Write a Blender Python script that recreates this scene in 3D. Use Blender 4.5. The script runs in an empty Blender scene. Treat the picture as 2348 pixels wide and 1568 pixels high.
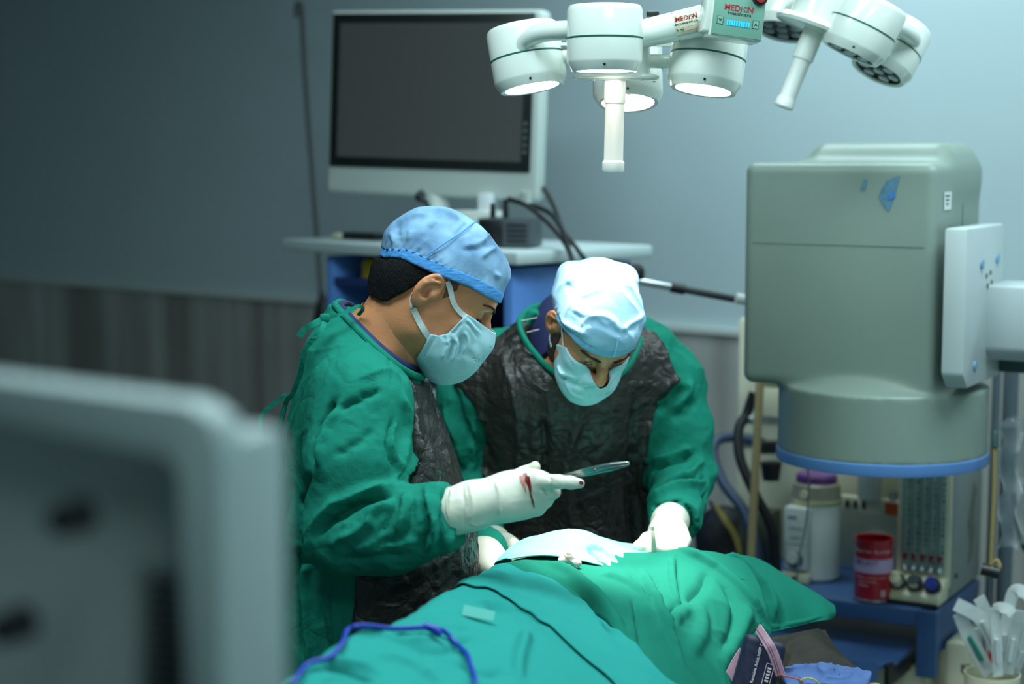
import bpy, bmesh, math, random
import numpy as np
from mathutils import Vector, Matrix, Euler

# ------------------------------------------------------------------ camera
FPX = 4000.0                       # focal length in pixels of the 2348 wide frame
PITCH = math.atan(434.0 / FPX)
CAM = Vector((0.0, 0.0, 1.72))
scn = bpy.context.scene
cam_d = bpy.data.cameras.new('camera')
cam = bpy.data.objects.new('camera', cam_d)
scn.collection.objects.link(cam)
cam.location = CAM
cam.rotation_euler = (math.pi / 2 - PITCH, 0, 0)
cam_d.sensor_fit = 'HORIZONTAL'
cam_d.sensor_width = 36.0
cam_d.lens = FPX / 2348.0 * 36.0
cam_d.clip_start = 0.05
cam_d.dof.use_dof = True
cam_d.dof.focus_distance = 2.88
cam_d.dof.aperture_fstop = 2.2
cam_d.dof.aperture_blades = 9
scn.camera = cam
# ------------------------------------------------------------------ world, exposure
scn.view_settings.view_transform = 'Standard'
scn.view_settings.look = 'None'
scn.view_settings.exposure = 0.0
scn.view_settings.gamma = 1.0
scn.view_settings.use_curve_mapping = False
W = bpy.data.worlds.new('world'); scn.world = W
W.use_nodes = True
W.node_tree.nodes['Background'].inputs[0].default_value = (0.46, 0.70, 0.80, 1)
W.node_tree.nodes['Background'].inputs[1].default_value = 0.05
# ------------------------------------------------------------------ fill lights added at the ceiling, out of view
def area_light(name, loc, size, power, color, target=None, parent=None):
    d = bpy.data.lights.new(name, 'AREA'); d.shape = 'RECTANGLE'
    d.size, d.size_y = size; d.energy = power; d.color = color
    o = bpy.data.objects.new(name, d); scn.collection.objects.link(o)
    o.location = loc
    if target is not None:
        o.rotation_euler = (Vector(target) - Vector(loc)).to_track_quat('-Z', 'Y').to_euler()
    return o
area_light('added_ceiling_fill', (1.30, 2.70, 2.92), (1.2, 0.9), 38, (0.71, 0.93, 0.98))
area_light('added_ceiling_fill', (-0.35, 2.20, 2.92), (1.2, 0.6), 40, (0.71, 0.93, 0.98))
area_light('added_ceiling_fill', (0.55, 4.15, 2.92), (0.9, 0.5), 19, (0.71, 0.93, 0.98))  # added to brighten the back wall and the trolley
area_light('added_ceiling_fill', (0.60, 0.25, 2.92), (1.2, 0.6), 22, (0.71, 0.93, 0.98))  # added to brighten the near gown and the machine from the front

C = scn.collection
rnd = random.Random(7)
# ------------------------------------------------------------------ coordinates
_c, _s = math.cos(PITCH), math.sin(PITCH)
def P(px, py, Y):
    xc = (px - 1174.0) / FPX; yc = -(py - 784.0) / FPX
    d = Vector((xc, _c + yc * _s, -_s + yc * _c))
    return CAM + d * (Y / d.y)
def project(p):
    p = np.asarray(p, dtype=np.float64)
    x = p[:, 0]; y = p[:, 1]; z = p[:, 2] - CAM.z
    dep = y * _c - z * _s; up = y * _s + z * _c
    return 1174.0 + FPX * x / dep, 784.0 - FPX * up / dep, dep
def A(v): return np.array([v[0], v[1], v[2]], dtype=np.float64)
# ------------------------------------------------------------------ materials
def lin(c):
    c = c / 255.0
    return c / 12.92 if c <= 0.04045 else ((c + 0.055) / 1.055) ** 2.4
def RGB(r, g, b): return (lin(r), lin(g), lin(b), 1.0)
MATS = {}
def mat(name, rgb, rough=0.5, metal=0.0, var=0.0, vscale=6.0, bump=0.0, bscale=60.0, crinkle=0.0, cscale=18.0,
        emit=0.0, sss=0.0, coat=0.0, sheen=0.0, trans=0.0, alpha=1.0, spec=0.5, ecol=None, stretch=None, var2=None, weave=0.0, cwid=0.12):
    if name in MATS: return MATS[name]
    m = bpy.data.materials.new(name); m.use_nodes = True
    nt = m.node_tree; N = nt.nodes; L = nt.links
    b = N['Principled BSDF']
    col = RGB(*rgb)
    b.inputs['Base Color'].default_value = col
    b.inputs['Roughness'].default_value = rough
    b.inputs['Metallic'].default_value = metal
    b.inputs['Specular IOR Level'].default_value = spec
    if emit:
        b.inputs['Emission Color'].default_value = RGB(*(ecol or rgb)); b.inputs['Emission Strength'].default_value = emit
    if sss:
        b.inputs['Subsurface Weight'].default_value = sss
        b.inputs['Subsurface Radius'].default_value = (0.02, 0.008, 0.004) if name.startswith('skin') else (0.01, 0.01, 0.01)
        b.inputs['Subsurface Scale'].default_value = 0.5
    if coat: b.inputs['Coat Weight'].default_value = coat; b.inputs['Coat Roughness'].default_value = 0.15
    if sheen: b.inputs['Sheen Weight'].default_value = sheen
    if trans: b.inputs['Transmission Weight'].default_value = trans
    if alpha < 1: b.inputs['Alpha'].default_value = alpha
    tc = N.new('ShaderNodeTexCoord'); src = tc.outputs['Object']
    if stretch:
        mp = N.new('ShaderNodeMapping'); mp.inputs['Scale'].default_value = stretch
        L.new(src, mp.inputs['Vector']); src2 = mp.outputs[0]
    else: src2 = src
    if var:
        n = N.new('ShaderNodeTexNoise'); n.inputs['Scale'].default_value = vscale; n.inputs['Detail'].default_value = 5
        L.new(src2, n.inputs['Vector'])
        r = N.new('ShaderNodeValToRGB'); L.new(n.outputs['Fac'], r.inputs[0])
        r.color_ramp.elements[0].position = 0.32; r.color_ramp.elements[1].position = 0.68
        lo = var2 and RGB(*var2) or tuple(c * (1 - var) for c in col[:3]) + (1,)
        r.color_ramp.elements[0].color = lo; r.color_ramp.elements[1].color = col
        L.new(r.outputs[0], b.inputs['Base Color'])
    last = None
    def add_bump(h, strength, dist):
        nonlocal last
        bm = N.new('ShaderNodeBump'); bm.inputs['Strength'].default_value = strength; bm.inputs['Distance'].default_value = dist
        L.new(h, bm.inputs['Height'])
        if last: L.new(last, bm.inputs['Normal'])
        last = bm.outputs[0]
    if crinkle:
        n0 = N.new('ShaderNodeTexNoise'); n0.inputs['Scale'].default_value = cscale * 0.6; n0.inputs['Detail'].default_value = 3
        L.new(src, n0.inputs['Vector'])
        mx = N.new('ShaderNodeVectorMath'); mx.operation = 'MULTIPLY_ADD'
        L.new(n0.outputs['Color'], mx.inputs[0]); mx.inputs[1].default_value = (cwid,) * 3; L.new(src2, mx.inputs[2])
        v = N.new('ShaderNodeTexVoronoi'); v.feature = 'DISTANCE_TO_EDGE'; v.inputs['Scale'].default_value = cscale
        L.new(mx.outputs[0], v.inputs['Vector'])
        add_bump(v.outputs['Distance'], crinkle, 0.015)
        v2 = N.new('ShaderNodeTexNoise'); v2.inputs['Scale'].default_value = cscale * 1.3; v2.inputs['Detail'].default_value = 6; v2.inputs['Roughness'].default_value = 0.6
        L.new(mx.outputs[0], v2.inputs['Vector']); add_bump(v2.outputs['Fac'], crinkle * 0.8, 0.012)
    if bump:
        n = N.new('ShaderNodeTexNoise'); n.inputs['Scale'].default_value = bscale; n.inputs['Detail'].default_value = 6
        L.new(src2, n.inputs['Vector']); add_bump(n.outputs['Fac'], bump, 0.004)
    if weave:
        n = N.new('ShaderNodeTexNoise'); n.inputs['Scale'].default_value = 900; n.inputs['Detail'].default_value = 2
        L.new(src, n.inputs['Vector']); add_bump(n.outputs['Fac'], weave, 0.001)
    if last: L.new(last, b.inputs['Normal'])
    MATS[name] = m
    return m
# ------------------------------------------------------------------ object helpers
def finish(me, name, m, parent, smooth=True, angle=40):
    me.name = name
    if isinstance(m, (list, tuple)):
        for k in m: me.materials.append(k)
    elif m: me.materials.append(m)
    if smooth:
        me.polygons.foreach_set('use_smooth', [True] * len(me.polygons))
        if angle: me.set_sharp_from_angle(angle=math.radians(angle))
    o = bpy.data.objects.new(name, me); C.objects.link(o)
    if parent is not None:
        o.parent = parent; o.matrix_parent_inverse = world_of(parent).inverted()
    return o
def world_of(o):
    M = Matrix.LocRotScale(o.location, o.rotation_euler, o.scale)
    if o.parent: M = world_of(o.parent) @ o.matrix_parent_inverse @ M
    return M
def tag(o, label=None, cat=None, group=None, kind=None):
    if label: o['label'] = label
    if cat: o['category'] = cat
    if group: o['group'] = group
    if kind: o['kind'] = kind
    return o
def thing(name, label, cat, loc, group=None):
    o = bpy.data.objects.new(name, None); C.objects.link(o); o.location = Vector(loc)
    o.empty_display_size = 0.05
    return tag(o, label, cat, group)
def np_mesh(name, v, f, m, parent=None, smooth=True, angle=None):
    me = bpy.data.meshes.new(name)
    me.from_pydata([tuple(map(float, p)) for p in v], [], [tuple(map(int, q)) for q in f]); me.update()
    return finish(me, name, m, parent, smooth, angle)
def catmull(pts, n=8, closed=False):
    pts = [Vector(p) for p in pts]; out = []
    N_ = len(pts)
    segs = N_ if closed else N_ - 1
    for i in range(segs):
        if closed: a, b, c, d = pts[(i - 1) % N_], pts[i], pts[(i + 1) % N_], pts[(i + 2) % N_]
        else: a, b, c, d = pts[max(i - 1, 0)], pts[i], pts[i + 1], pts[min(i + 2, N_ - 1)]
        for k in range(n):
            t = k / n
            out.append(0.5 * ((2 * b) + (c - a) * t + (2 * a - 5 * b + 4 * c - d) * t * t + (3 * b - a - 3 * c + d) * t ** 3))
    if not closed: out.append(pts[-1])
    return out
class MB:
    def __init__(s): s.bm = bmesh.new()
    def box(s, c, size, R=None, bevel=0.0, seg=2):
        M = Matrix.Translation(Vector(c)) @ (R.to_4x4() if R else Matrix.Identity(4)) @ Matrix.Diagonal((size[0], size[1], size[2], 1))
        g = bmesh.ops.create_cube(s.bm, size=1.0, matrix=M)
        if bevel:
            ed = list({e for v in g['verts'] for e in v.link_edges})
            bmesh.ops.bevel(s.bm, geom=ed, offset=bevel, segments=seg, profile=0.5, affect='EDGES')
        return s
    def lathe(s, prof, M=None, seg=32):
        M = M or Matrix.Identity(4); rings = []
        for (r, z) in prof:
            if r < 1e-6: rings.append([s.bm.verts.new(M @ Vector((0, 0, z)))])
            else: rings.append([s.bm.verts.new(M @ Vector((r * math.cos(2 * math.pi * k / seg), r * math.sin(2 * math.pi * k / seg), z))) for k in range(seg)])
        for a, b in zip(rings[:-1], rings[1:]):
            for k in range(seg):
                k2 = (k + 1) % seg
                if len(a) == 1 and len(b) == 1: continue
                if len(a) == 1: q = [a[0], b[k2], b[k]]
                elif len(b) == 1: q = [a[k], a[k2], b[0]]
                else: q = [a[k], a[k2], b[k2], b[k]]
                s.bm.faces.new(q)
        return s
    def cyl(s, a, b, r1, r2=None, seg=24):
        a = Vector(a); b = Vector(b); r2 = r1 if r2 is None else r2
        d = b - a; M = Matrix.Translation(a) @ d.to_track_quat('Z', 'Y').to_matrix().to_4x4()
        return s.lathe([(0, 0), (r1, 0), (r2, d.length), (0, d.length)], M, seg)
    def tube(s, pts, r, seg=10, closed=False, n=8, smooth=True, flat=1.0):
        path = catmull(pts, n, closed) if smooth else [Vector(p) for p in pts]
        K = len(path)
        rr = [r] * K if not isinstance(r, (list, tuple)) else list(np.interp(np.linspace(0, 1, K), np.linspace(0, 1, len(r)), r))
        up = None; rings = []
        for i, p in enumerate(path):
            if closed: t = path[(i + 1) % K] - path[i - 1]
            else: t = path[min(i + 1, K - 1)] - path[max(i - 1, 0)]
            if t.length < 1e-9: t = Vector((0, 0, 1))
            t.normalize()
            if up is None:
                up = t.cross(Vector((0, 1, 0)) if abs(t.y) < 0.9 else Vector((1, 0, 0))).normalized()
            up = (up - t * up.dot(t)).normalized(); w = t.cross(up)
            rings.append([s.bm.verts.new(p + up * (rr[i] * math.cos(2 * math.pi * k / seg)) + w * (rr[i] * flat * math.sin(2 * math.pi * k / seg))) for k in range(seg)])
        idx = range(K) if closed else range(K - 1)
        for i in idx:
            a = rings[i]; b = rings[(i + 1) % K]
            for k in range(seg): s.bm.faces.new([a[k], a[(k + 1) % seg], b[(k + 1) % seg], b[k]])
        if not closed:
            s.bm.faces.new(rings[0][::-1]); s.bm.faces.new(rings[-1])
        return s
    def prism(s, poly, M, depth, bevel=0.0):
        """poly in local XY, extruded along local +Z"""
        vs = [s.bm.verts.new(M @ Vector((x, y, 0))) for x, y in poly]
        ws = [s.bm.verts.new(M @ Vector((x, y, depth))) for x, y in poly]
        n = len(poly); ff = [s.bm.faces.new(vs[::-1]), s.bm.faces.new(ws)]
        for i in range(n): ff.append(s.bm.faces.new([vs[i], vs[(i + 1) % n], ws[(i + 1) % n], ws[i]]))
        if bevel:
            ed = list({e for f in ff for e in f.edges})
            bmesh.ops.bevel(s.bm, geom=ed, offset=bevel, segments=2, profile=0.5, affect='EDGES')
        return s
    def ribbon(s, pts, nrm, width, thick=0.0012, n=8):
        """flat band through pts, nrm = direction(s) the broad side faces"""
        path = catmull(pts, n); K = len(path)
        if isinstance(nrm, (list, tuple)) and isinstance(nrm[0], Vector):
            ns = [nrm[min(int(i / max(K - 1, 1) * (len(nrm) - 1) + 0.5), len(nrm) - 1)] for i in range(K)]
        else: ns = [Vector(nrm)] * K
        ww = [width] * K if not isinstance(width, (list, tuple)) else list(np.interp(np.linspace(0, 1, K), np.linspace(0, 1, len(width)), width))
        rings = []
        for i, p in enumerate(path):
            t = (path[min(i + 1, K - 1)] - path[max(i - 1, 0)]).normalized()
            nn = ns[i]; side = t.cross(nn)
            if side.length < 1e-5: side = Vector((1, 0, 0))
            side.normalize(); nn = side.cross(t).normalized()
            rings.append([s.bm.verts.new(p + side * a * ww[i] / 2 + nn * b * thick / 2) for a, b in ((-1, -1), (1, -1), (1, 1), (-1, 1))])
        for a, b in zip(rings[:-1], rings[1:]):
            for k in range(4): s.bm.faces.new([a[k], a[(k + 1) % 4], b[(k + 1) % 4], b[k]])
        s.bm.faces.new(rings[0][::-1]); s.bm.faces.new(rings[-1])
        return s
    def build(s, name, m, parent=None, smooth=True, angle=35):
        bmesh.ops.recalc_face_normals(s.bm, faces=s.bm.faces)
        me = bpy.data.meshes.new(name); s.bm.to_mesh(me); s.bm.free()
        return finish(me, name, m, parent, smooth, angle)
def text(body, size, M, m, parent, name='lettering', ext=0.0003, align='CENTER', xs=1.0, shear=0.0):
    cu = bpy.data.curves.new(name, 'FONT'); cu.body = body; cu.size = size; cu.extrude = ext
    cu.align_x = align; cu.align_y = 'CENTER'; cu.shear = shear; cu.resolution_u = 3; cu.offset = size * 0.008
    o = bpy.data.objects.new(name, cu); C.objects.link(o)
    dg = bpy.context.evaluated_depsgraph_get(); dg.update()
    me = bpy.data.meshes.new_from_object(o.evaluated_get(dg))
    bpy.data.objects.remove(o); bpy.data.curves.remove(cu)
    me.transform(M @ Matrix.Diagonal((xs, 1, 1, 1)))
    me.materials.clear()
    return finish(me, name, m, parent, False)
def frame(origin, xdir, ydir):
    x = Vector(xdir).normalized(); y = Vector(ydir); z = x.cross(y).normalized(); y = z.cross(x).normalized()
    M = Matrix((x, y, z)).transposed().to_4x4(); M.translation = Vector(origin)
    return M
# ------------------------------------------------------------------ distance field modelling
def smin(a, b, k):
    h = np.maximum(k - np.abs(a - b), 0.0) / k
    return np.minimum(a, b) - h * h * k * 0.25
def smax(a, b, k): return -smin(-a, -b, k)
def sd_sph(p, c, r): return np.linalg.norm(p - np.asarray(c, dtype=p.dtype), axis=1) - r
def sd_ell(p, c, r, R=None):
    q = p - np.asarray(c, dtype=p.dtype)
    if R is not None: q = q @ np.asarray(R, dtype=p.dtype)
    r = np.asarray(r, dtype=p.dtype)
    k0 = np.linalg.norm(q / r, axis=1); k1 = np.linalg.norm(q / (r * r), axis=1) + 1e-9
    return k0 * (k0 - 1.0) / k1
def sd_cap(p, a, b, ra, rb=None):
    rb = ra if rb is None else rb
    a = np.asarray(a, dtype=p.dtype); b = np.asarray(b, dtype=p.dtype)
    ba = b - a; t = np.clip((p - a) @ ba / max(float(ba @ ba), 1e-12), 0, 1)
    return np.linalg.norm(p - a - t[:, None] * ba, axis=1) - (ra + (rb - ra) * t)
def sd_chain(p, pts, rs, k=0.01):
    d = None
    for i in range(len(pts) - 1):
        e = sd_cap(p, pts[i], pts[i + 1], rs[i], rs[i + 1])
        d = e if d is None else smin(d, e, k)
    return d
def sd_box(p, c, h, r=0.0, R=None):
    q = p - np.asarray(c, dtype=p.dtype)
    if R is not None: q = q @ np.asarray(R, dtype=p.dtype)
    q = np.abs(q) - (np.asarray(h, dtype=p.dtype) - r)
    return np.linalg.norm(np.maximum(q, 0), axis=1) + np.minimum(q.max(axis=1), 0) - r
def sd_stack(p, rings, e=2.3):
    """rings (z, cx, cy, a, b) from low to high z"""
    R_ = np.array(sorted(rings)); z = p[:, 2]
    zz = np.linspace(R_[0, 0], R_[-1, 0], 240)
    cur = [np.convolve(np.pad(np.interp(zz, R_[:, 0], R_[:, k]), 8, mode='edge'), np.ones(17) / 17, 'valid') for k in range(1, 5)]
    cx, cy, a, b = [np.interp(z, zz, c_) for c_ in cur]
    rr = ((np.abs(p[:, 0] - cx) / a) ** e + (np.abs(p[:, 1] - cy) / b) ** e) ** (1 / e)
    d = (rr - 1) * np.minimum(a, b)
    return np.maximum(d, np.maximum(R_[0, 0] - z, z - R_[-1, 0]))
def sd_poly(x, y, poly):
    """signed distance to a 2D polygon, negative inside"""
    poly = np.asarray(poly, dtype=np.float64); n = len(poly)
    d = np.full(x.shape, 1e9); inside = np.zeros(x.shape, bool)
    for i in range(n):
        ax, ay = poly[i]; bx, by = poly[(i + 1) % n]
        ex, ey = bx - ax, by - ay; wx, wy = x - ax, y - ay
        t = np.clip((wx * ex + wy * ey) / (ex * ex + ey * ey + 1e-12), 0, 1)
        d = np.minimum(d, (wx - t * ex) ** 2 + (wy - t * ey) ** 2)
        cond = (ay > y) != (by > y)
        xi = ax + (y - ay) / (by - ay if abs(by - ay) > 1e-12 else 1e-12) * ex
        inside ^= cond & (x < xi)
    d = np.sqrt(d)
    return np.where(inside, -d, d)
def surface(f, lo, hi, h):
    lo = np.asarray(lo, float); hi = np.asarray(hi, float)
    n = np.ceil((hi - lo) / h).astype(int) + 1
    ax = [lo[k] + h * np.arange(n[k]) for k in range(3)]
    B = 4; n = ((n + B - 1) // B) * B
    ax = [lo[k] + h * np.arange(n[k]) for k in range(3)]
    # coarse pass on block centres, fine pass only in blocks near the surface
    cb = [a.reshape(-1, B).mean(axis=1) for a in ax]; nb = n // B
    g = np.stack(np.meshgrid(*cb, indexing='ij'), -1).reshape(-1, 3)
    cvl = np.concatenate([f(g[i:i + 300000]) for i in range(0, len(g), 300000)])
    V6 = np.repeat(np.where(cvl < 0, -1.0, 1.0).astype(np.float32)[:, None], B ** 3, axis=1)
    near = np.where(np.abs(cvl) < B * h * 1.7)[0]
    off = (np.stack(np.meshgrid(*[np.arange(B)] * 3, indexing='ij'), -1).reshape(-1, 3) - (B - 1) / 2) * h
    for i in range(0, len(near), 5000):
        k = near[i:i + 5000]
        pp = (g[k][:, None, :] + off[None]).reshape(-1, 3)
        V6[k] = f(pp).reshape(len(k), B ** 3)
    V = V6.reshape(nb[0], nb[1], nb[2], B, B, B).transpose(0, 3, 1, 4, 2, 5).reshape(n)
    cshape = tuple(n - 1); acc = np.zeros(cshape + (3,)); cnt = np.zeros(cshape)
    S = V < 0
    def cut(o): return tuple(slice(o[k], o[k] + n[k] - 1) for k in range(3))
    corners = [(i, j, k) for i in (0, 1) for j in (0, 1) for k in (0, 1)]
    for c in corners:
        for a in range(3):
            if c[a] == 0:
                c2 = list(c); c2[a] = 1; c2 = tuple(c2)
                v0 = V[cut(c)]; v1 = V[cut(c2)]; m = S[cut(c)] != S[cut(c2)]
                t = np.where(m, v0 / np.where(m, v0 - v1, 1), 0)
                for q in range(3):
                    acc[..., q] += np.where(m, (c[q] + (t if q == a else 0)), 0)
                cnt += m
    act = cnt > 0
    idx = -np.ones(cshape, int); idx[act] = np.arange(act.sum())
    ii = np.argwhere(act)
    verts = lo + h * (ii + acc[act] / cnt[act][:, None])
    faces = []
    for a in range(3):
        b, c = (a + 1) % 3, (a + 2) % 3
        sl0 = [slice(None)] * 3; sl1 = [slice(None)] * 3
        sl0[a] = slice(0, n[a] - 1); sl1[a] = slice(1, n[a])
        s0 = S[tuple(sl0)]; s1 = S[tuple(sl1)]
        w = np.argwhere(s0 != s1)
        w = w[(w[:, b] > 0) & (w[:, c] > 0) & (w[:, b] < n[b] - 1) & (w[:, c] < n[c] - 1)]
        fl = s0[tuple(w.T)]
        def cell(db, dc):
            q = w.copy(); q[:, b] += db; q[:, c] += dc
            return idx[tuple(q.T)]
        q = np.stack([cell(-1, -1), cell(0, -1), cell(0, 0), cell(-1, 0)], 1)
        q[~fl] = q[~fl][:, ::-1]
        faces.append(q)
    return verts, np.concatenate(faces)
def grad(f, p, e=0.0015):
    g = np.stack([f(p + np.eye(3)[k] * e) - f(p - np.eye(3)[k] * e) for k in range(3)], 1)
    return g / (np.linalg.norm(g, axis=1)[:, None] + 1e-12)
def shell(base, t, region, inner=0.006):
    return lambda p: np.maximum(np.maximum(base(p) - t, -(base(p) + inner)), region(p))
def settle(f, v, h):
    for _ in range(2): v = v - grad(f, v, h * .5) * np.clip(f(v), -.35 * h, .35 * h)[:, None]
    return v
def sdf_obj(name, f, lo, hi, h, m, parent, disp=None, base=None):
    v, q = surface(f, lo, hi, h); v = settle(f, v, h)
    if disp is not None:
        n = grad(base or f, v, max(0.002, h * 0.7)); v = v + n * disp(v, n)[:, None]
    return np_mesh(name, v, q, m, parent)
# noise
def _hash(ix, iy, iz, s):
    h = (ix * 374761393 + iy * 668265263 + iz * 2147483647 + s * 1274126177) & 0xFFFFFFFF
    h = ((h ^ (h >> 13)) * 1274126177) & 0xFFFFFFFF
    h = h ^ (h >> 16)
    return (h & 0xFFFF) / 32767.5 - 1.0
def vn(p, sc, s=0):
    q = p * np.asarray(sc, dtype=float) + 37.3
    i = np.floor(q).astype(np.int64); f = q - i; f = f * f * (3 - 2 * f)
    out = 0
    for a in (0, 1):
        for b in (0, 1):
            for c in (0, 1):
                w = (f[:, 0] if a else 1 - f[:, 0]) * (f[:, 1] if b else 1 - f[:, 1]) * (f[:, 2] if c else 1 - f[:, 2])
                out = out + w * _hash(i[:, 0] + a, i[:, 1] + b, i[:, 2] + c, s)
    return out
def crumple(p, sc, s=0, oct=3, warp=0.4):
    """creased-cloth height, about 0..1"""
    sc = np.asarray(sc, float) * np.ones(3)
    w = np.stack([vn(p, sc * 0.7, s + 11 + k) for k in range(3)], 1) * warp / sc
    q = p + w; out = 0; amp = 0.5
    for o in range(oct):
        out = out + amp * (1 - np.abs(vn(q, sc * 2 ** o, s + o))) ** 3
        amp *= 0.5
    return out
def strokes(v, n, lst, kw=.72, kh=1.45):
    """lst: (pixel polyline, width m, height m); the line is laid on the surface seen there, then worked in 3D"""
    px, py, dep = project(v)
    view = v - np.array(CAM); facing = (n * view).sum(1) < 0
    out = np.zeros(len(v))
    for line, wid, hgt in lst:
        line = [np.array(l, float) for l in line]
        cv = catmull([(a[0], a[1], 0) for a in line], 4)
        pts = []
        for c in cv:
            d = (px - c.x) ** 2 + (py - c.y) ** 2
            m = np.where(facing & (d < 40 ** 2))[0]
            if len(m) == 0: continue
            k = m[np.argmin(d[m] + (dep[m] * 60) ** 2 * 0.02)]
            pts.append(v[k])
        K = len(pts)
        if K < 2: continue
        best = np.zeros(len(v))
        for i in range(K - 1):
            a, b = pts[i], pts[i + 1]; ba = b - a; L2 = ba @ ba
            if L2 < 1e-10: continue
            t = np.clip((v - a) @ ba / L2, 0, 1)
            dd = np.linalg.norm(v - a - t[:, None] * ba, axis=1)
            u = (i + t) / (K - 1); env = np.clip(np.minimum(u, 1 - u) * 5, 0.15, 1)
            best = np.maximum(best, env * np.exp(-(dd / (wid * kw)) ** 2))
        out += hgt * kh * best
    return out
# ================================================================== ROOM
U = Vector((0.7815, -0.6239, 0)).normalized()      # along the back wall
NI = Vector((-U.y * -1 * -1, 0, 0)) if False else Vector((U.y, -U.x, 0))   # into the room
O_ = Vector((-0.4, 5.76, 0))
Rw = Matrix((U, -NI, Vector((0, 0, 1)))).transposed()
def room(u, n, z): return O_ + U * u + NI * n + Vector((0, 0, z))
m_wall = mat('wall_paint', (186, 204, 208), 0.55, var=0.05, vscale=1.5, bump=0.05, bscale=40)
m_clad = mat('streaked_stone_cladding', (186, 188, 184), 0.35, var=1, var2=(132, 130, 122), vscale=1.0, stretch=(7.0, 7.0, 0.5), bump=0.05)
m_trim = mat('cladding_trim_grey', (196, 204, 200), 0.4)
m_floor = mat('floor_tile', (120, 128, 126), 0.35, var=0.15, vscale=3)
m_ceil = mat('ceiling_white', (150, 158, 160), 0.8)
def slab(name, u, n, z, m):
    b = MB(); c = room((u[0] + u[1]) / 2, (n[0] + n[1]) / 2, (z[0] + z[1]) / 2)
    b.box(c, (u[1] - u[0], n[1] - n[0], z[1] - z[0]), Rw)
    return tag(b.build(name, m, None, False), kind='structure')
slab('wall_back', (-4.6, 5.3), (-0.12, 0), (0, 2.95), m_wall)
slab('trim_1', (-4.5, 5.2), (0.0, 0.02), (0, 1.205), m_clad)
slab('trim_2', (-4.5, 5.2), (0.0, 0.03), (1.205, 1.222), m_trim)
slab('wall_left', (-4.62, -4.5), (0, 7), (0, 2.95), m_wall)
slab('wall_right', (5.2, 5.32), (0, 7), (0, 2.95), m_wall)
slab('wall_front', (-4.6, 5.3), (7, 7.12), (0, 2.95), m_wall)
slab('floor', (-4.7, 5.4), (-0.2, 7.2), (-0.1, 0), m_floor)
slab('ceiling', (-4.7, 5.4), (-0.2, 7.2), (2.95, 3.05), m_ceil)
m_cream = mat('cream_plastic', (234, 228, 196), 0.35, var=0.06, vscale=8)
m_white = mat('white_enamel', (222, 228, 220), 0.22, var=0.05, vscale=9, coat=0.3)
m_chrome = mat('chrome', (200, 204, 206), 0.18, 1.0)
m_black = mat('black_plastic', (22, 23, 25), 0.4)
m_rub = mat('black_rubber', (16, 17, 18), 0.55)
m_blue = mat('blue_enamel', (100, 152, 228), 0.35, var=0.08, vscale=5)
m_grey = mat('grey_metal', (138, 148, 146), 0.4, var=0.06)
m_diff = mat('added_panel_glow', (210, 235, 245), 0.5, emit=1.0)  # glow of the added fill panels
for (x, y, sx, sy, wh) in ((1.30, 2.70, 1.2, 0.9, 'above the scanner side of the room'), (-0.35, 2.20, 1.2, 0.6, 'above the foot end of the table'), (.55, 4.15, .9, .5, 'above the blue trolley'), (.6, .25, 1.2, .6, 'near the viewer')):
    t = thing('added_fill_panel', 'unseen rectangular fill light panel added ' + wh, 'added fill light', (x, y, 2.93))  # unseen panel added as a fixture round each fill light
    MB().box((x, y, 2.94), (sx + .06, sy + .06, .02)).build('light_frame', m_white, t)
    MB().box((x, y, 2.928), (sx, sy, .006)).build('diffuser', m_diff, t)

# ================================================================== TROLLEY WITH DISPLAY (behind)
tu = Vector((0.70, -0.714, 0)).normalized(); tv = Vector((0.714, 0.70, 0)).normalized()
N0 = Vector((0.011, 4.05, 0)); Rt = Matrix((tu, tv, Vector((0, 0, 1)))).transposed()
def tr(u, v, z): return N0 + tu * u + tv * v + Vector((0, 0, z))
m_shelf = mat('pale_shelf_laminate', (196, 212, 212), 0.4, var=0.05)
m_dblue = mat('dark_blue_panel', (38, 62, 120), 0.5)
t = thing('equipment_trolley', 'tall blue endoscopy trolley with pale shelf tops behind the two surgeons', 'trolley', tr(-.44, .23, 0))
MB().box(tr(-.44, .23, 1.475), (.90, .48, .03), Rt, .006).build('top_shelf', m_shelf, t)
MB().box(tr(-.02 - .03, .23, .80), (.03, .42, 1.30), Rt, .004).build('side_panel', m_blue, t)
MB().box(tr(-.72, .23, .80), (.03, .42, 1.30), Rt, .004).build('side_panel', m_blue, t)
MB().box(tr(-.385, .43, .80), (.64, .015, 1.30), Rt).build('back_panel', m_dblue, t)
for z in (1.385, 1.12, .70, .25):
    MB().box(tr(-.385, .22, z), (.64, .40, .022), Rt, .003).build('shelf', m_shelf if z != 1.385 else m_dblue, t)
for a, b in ((-.05, .05), (-.05, .41), (-.72, .05), (-.72, .41)):
    c = tr(a, b, 0.03)
    w = MB().cyl(c + tu * -.015, c + tu * .015, .04).build('castor', m_rub, t)
    MB().box(c + Vector((0, 0, .07)), (.03, .03, .1), Rt, .004).build('castor_fork', m_chrome, w)
for z, h in ((1.12, .11), (.70, .14)):
    tt = thing('endoscopy_unit', 'dark electronic unit on the %s shelf of the blue trolley' % ('upper' if z > 1 else 'lower'), 'electronic device', tr(-.385, .2, z + .011))
    MB().box(tr(-.385, .2, z + .012 + h / 2), (.42, .32, h), Rt, .008).build('housing', mat('dark_grey_plastic', (72, 80, 86), .45), tt)
    MB().box(tr(-.385, .035, z + .012 + h / 2), (.38, .012, h * .7), Rt, .003).build('front_panel', m_dblue, tt)
    for q in (-.12, .12):
        c = tr(-.385 + q, .03, z + .012 + h / 2)
        MB().cyl(c, c - tv * .018, .016).build('knob', m_cream, tt)
yl = thing('yellow_canister', 'small yellow canister seen under the trolley top behind the nearer cap', 'canister', tr(-.632, .09, 1.397))
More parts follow.
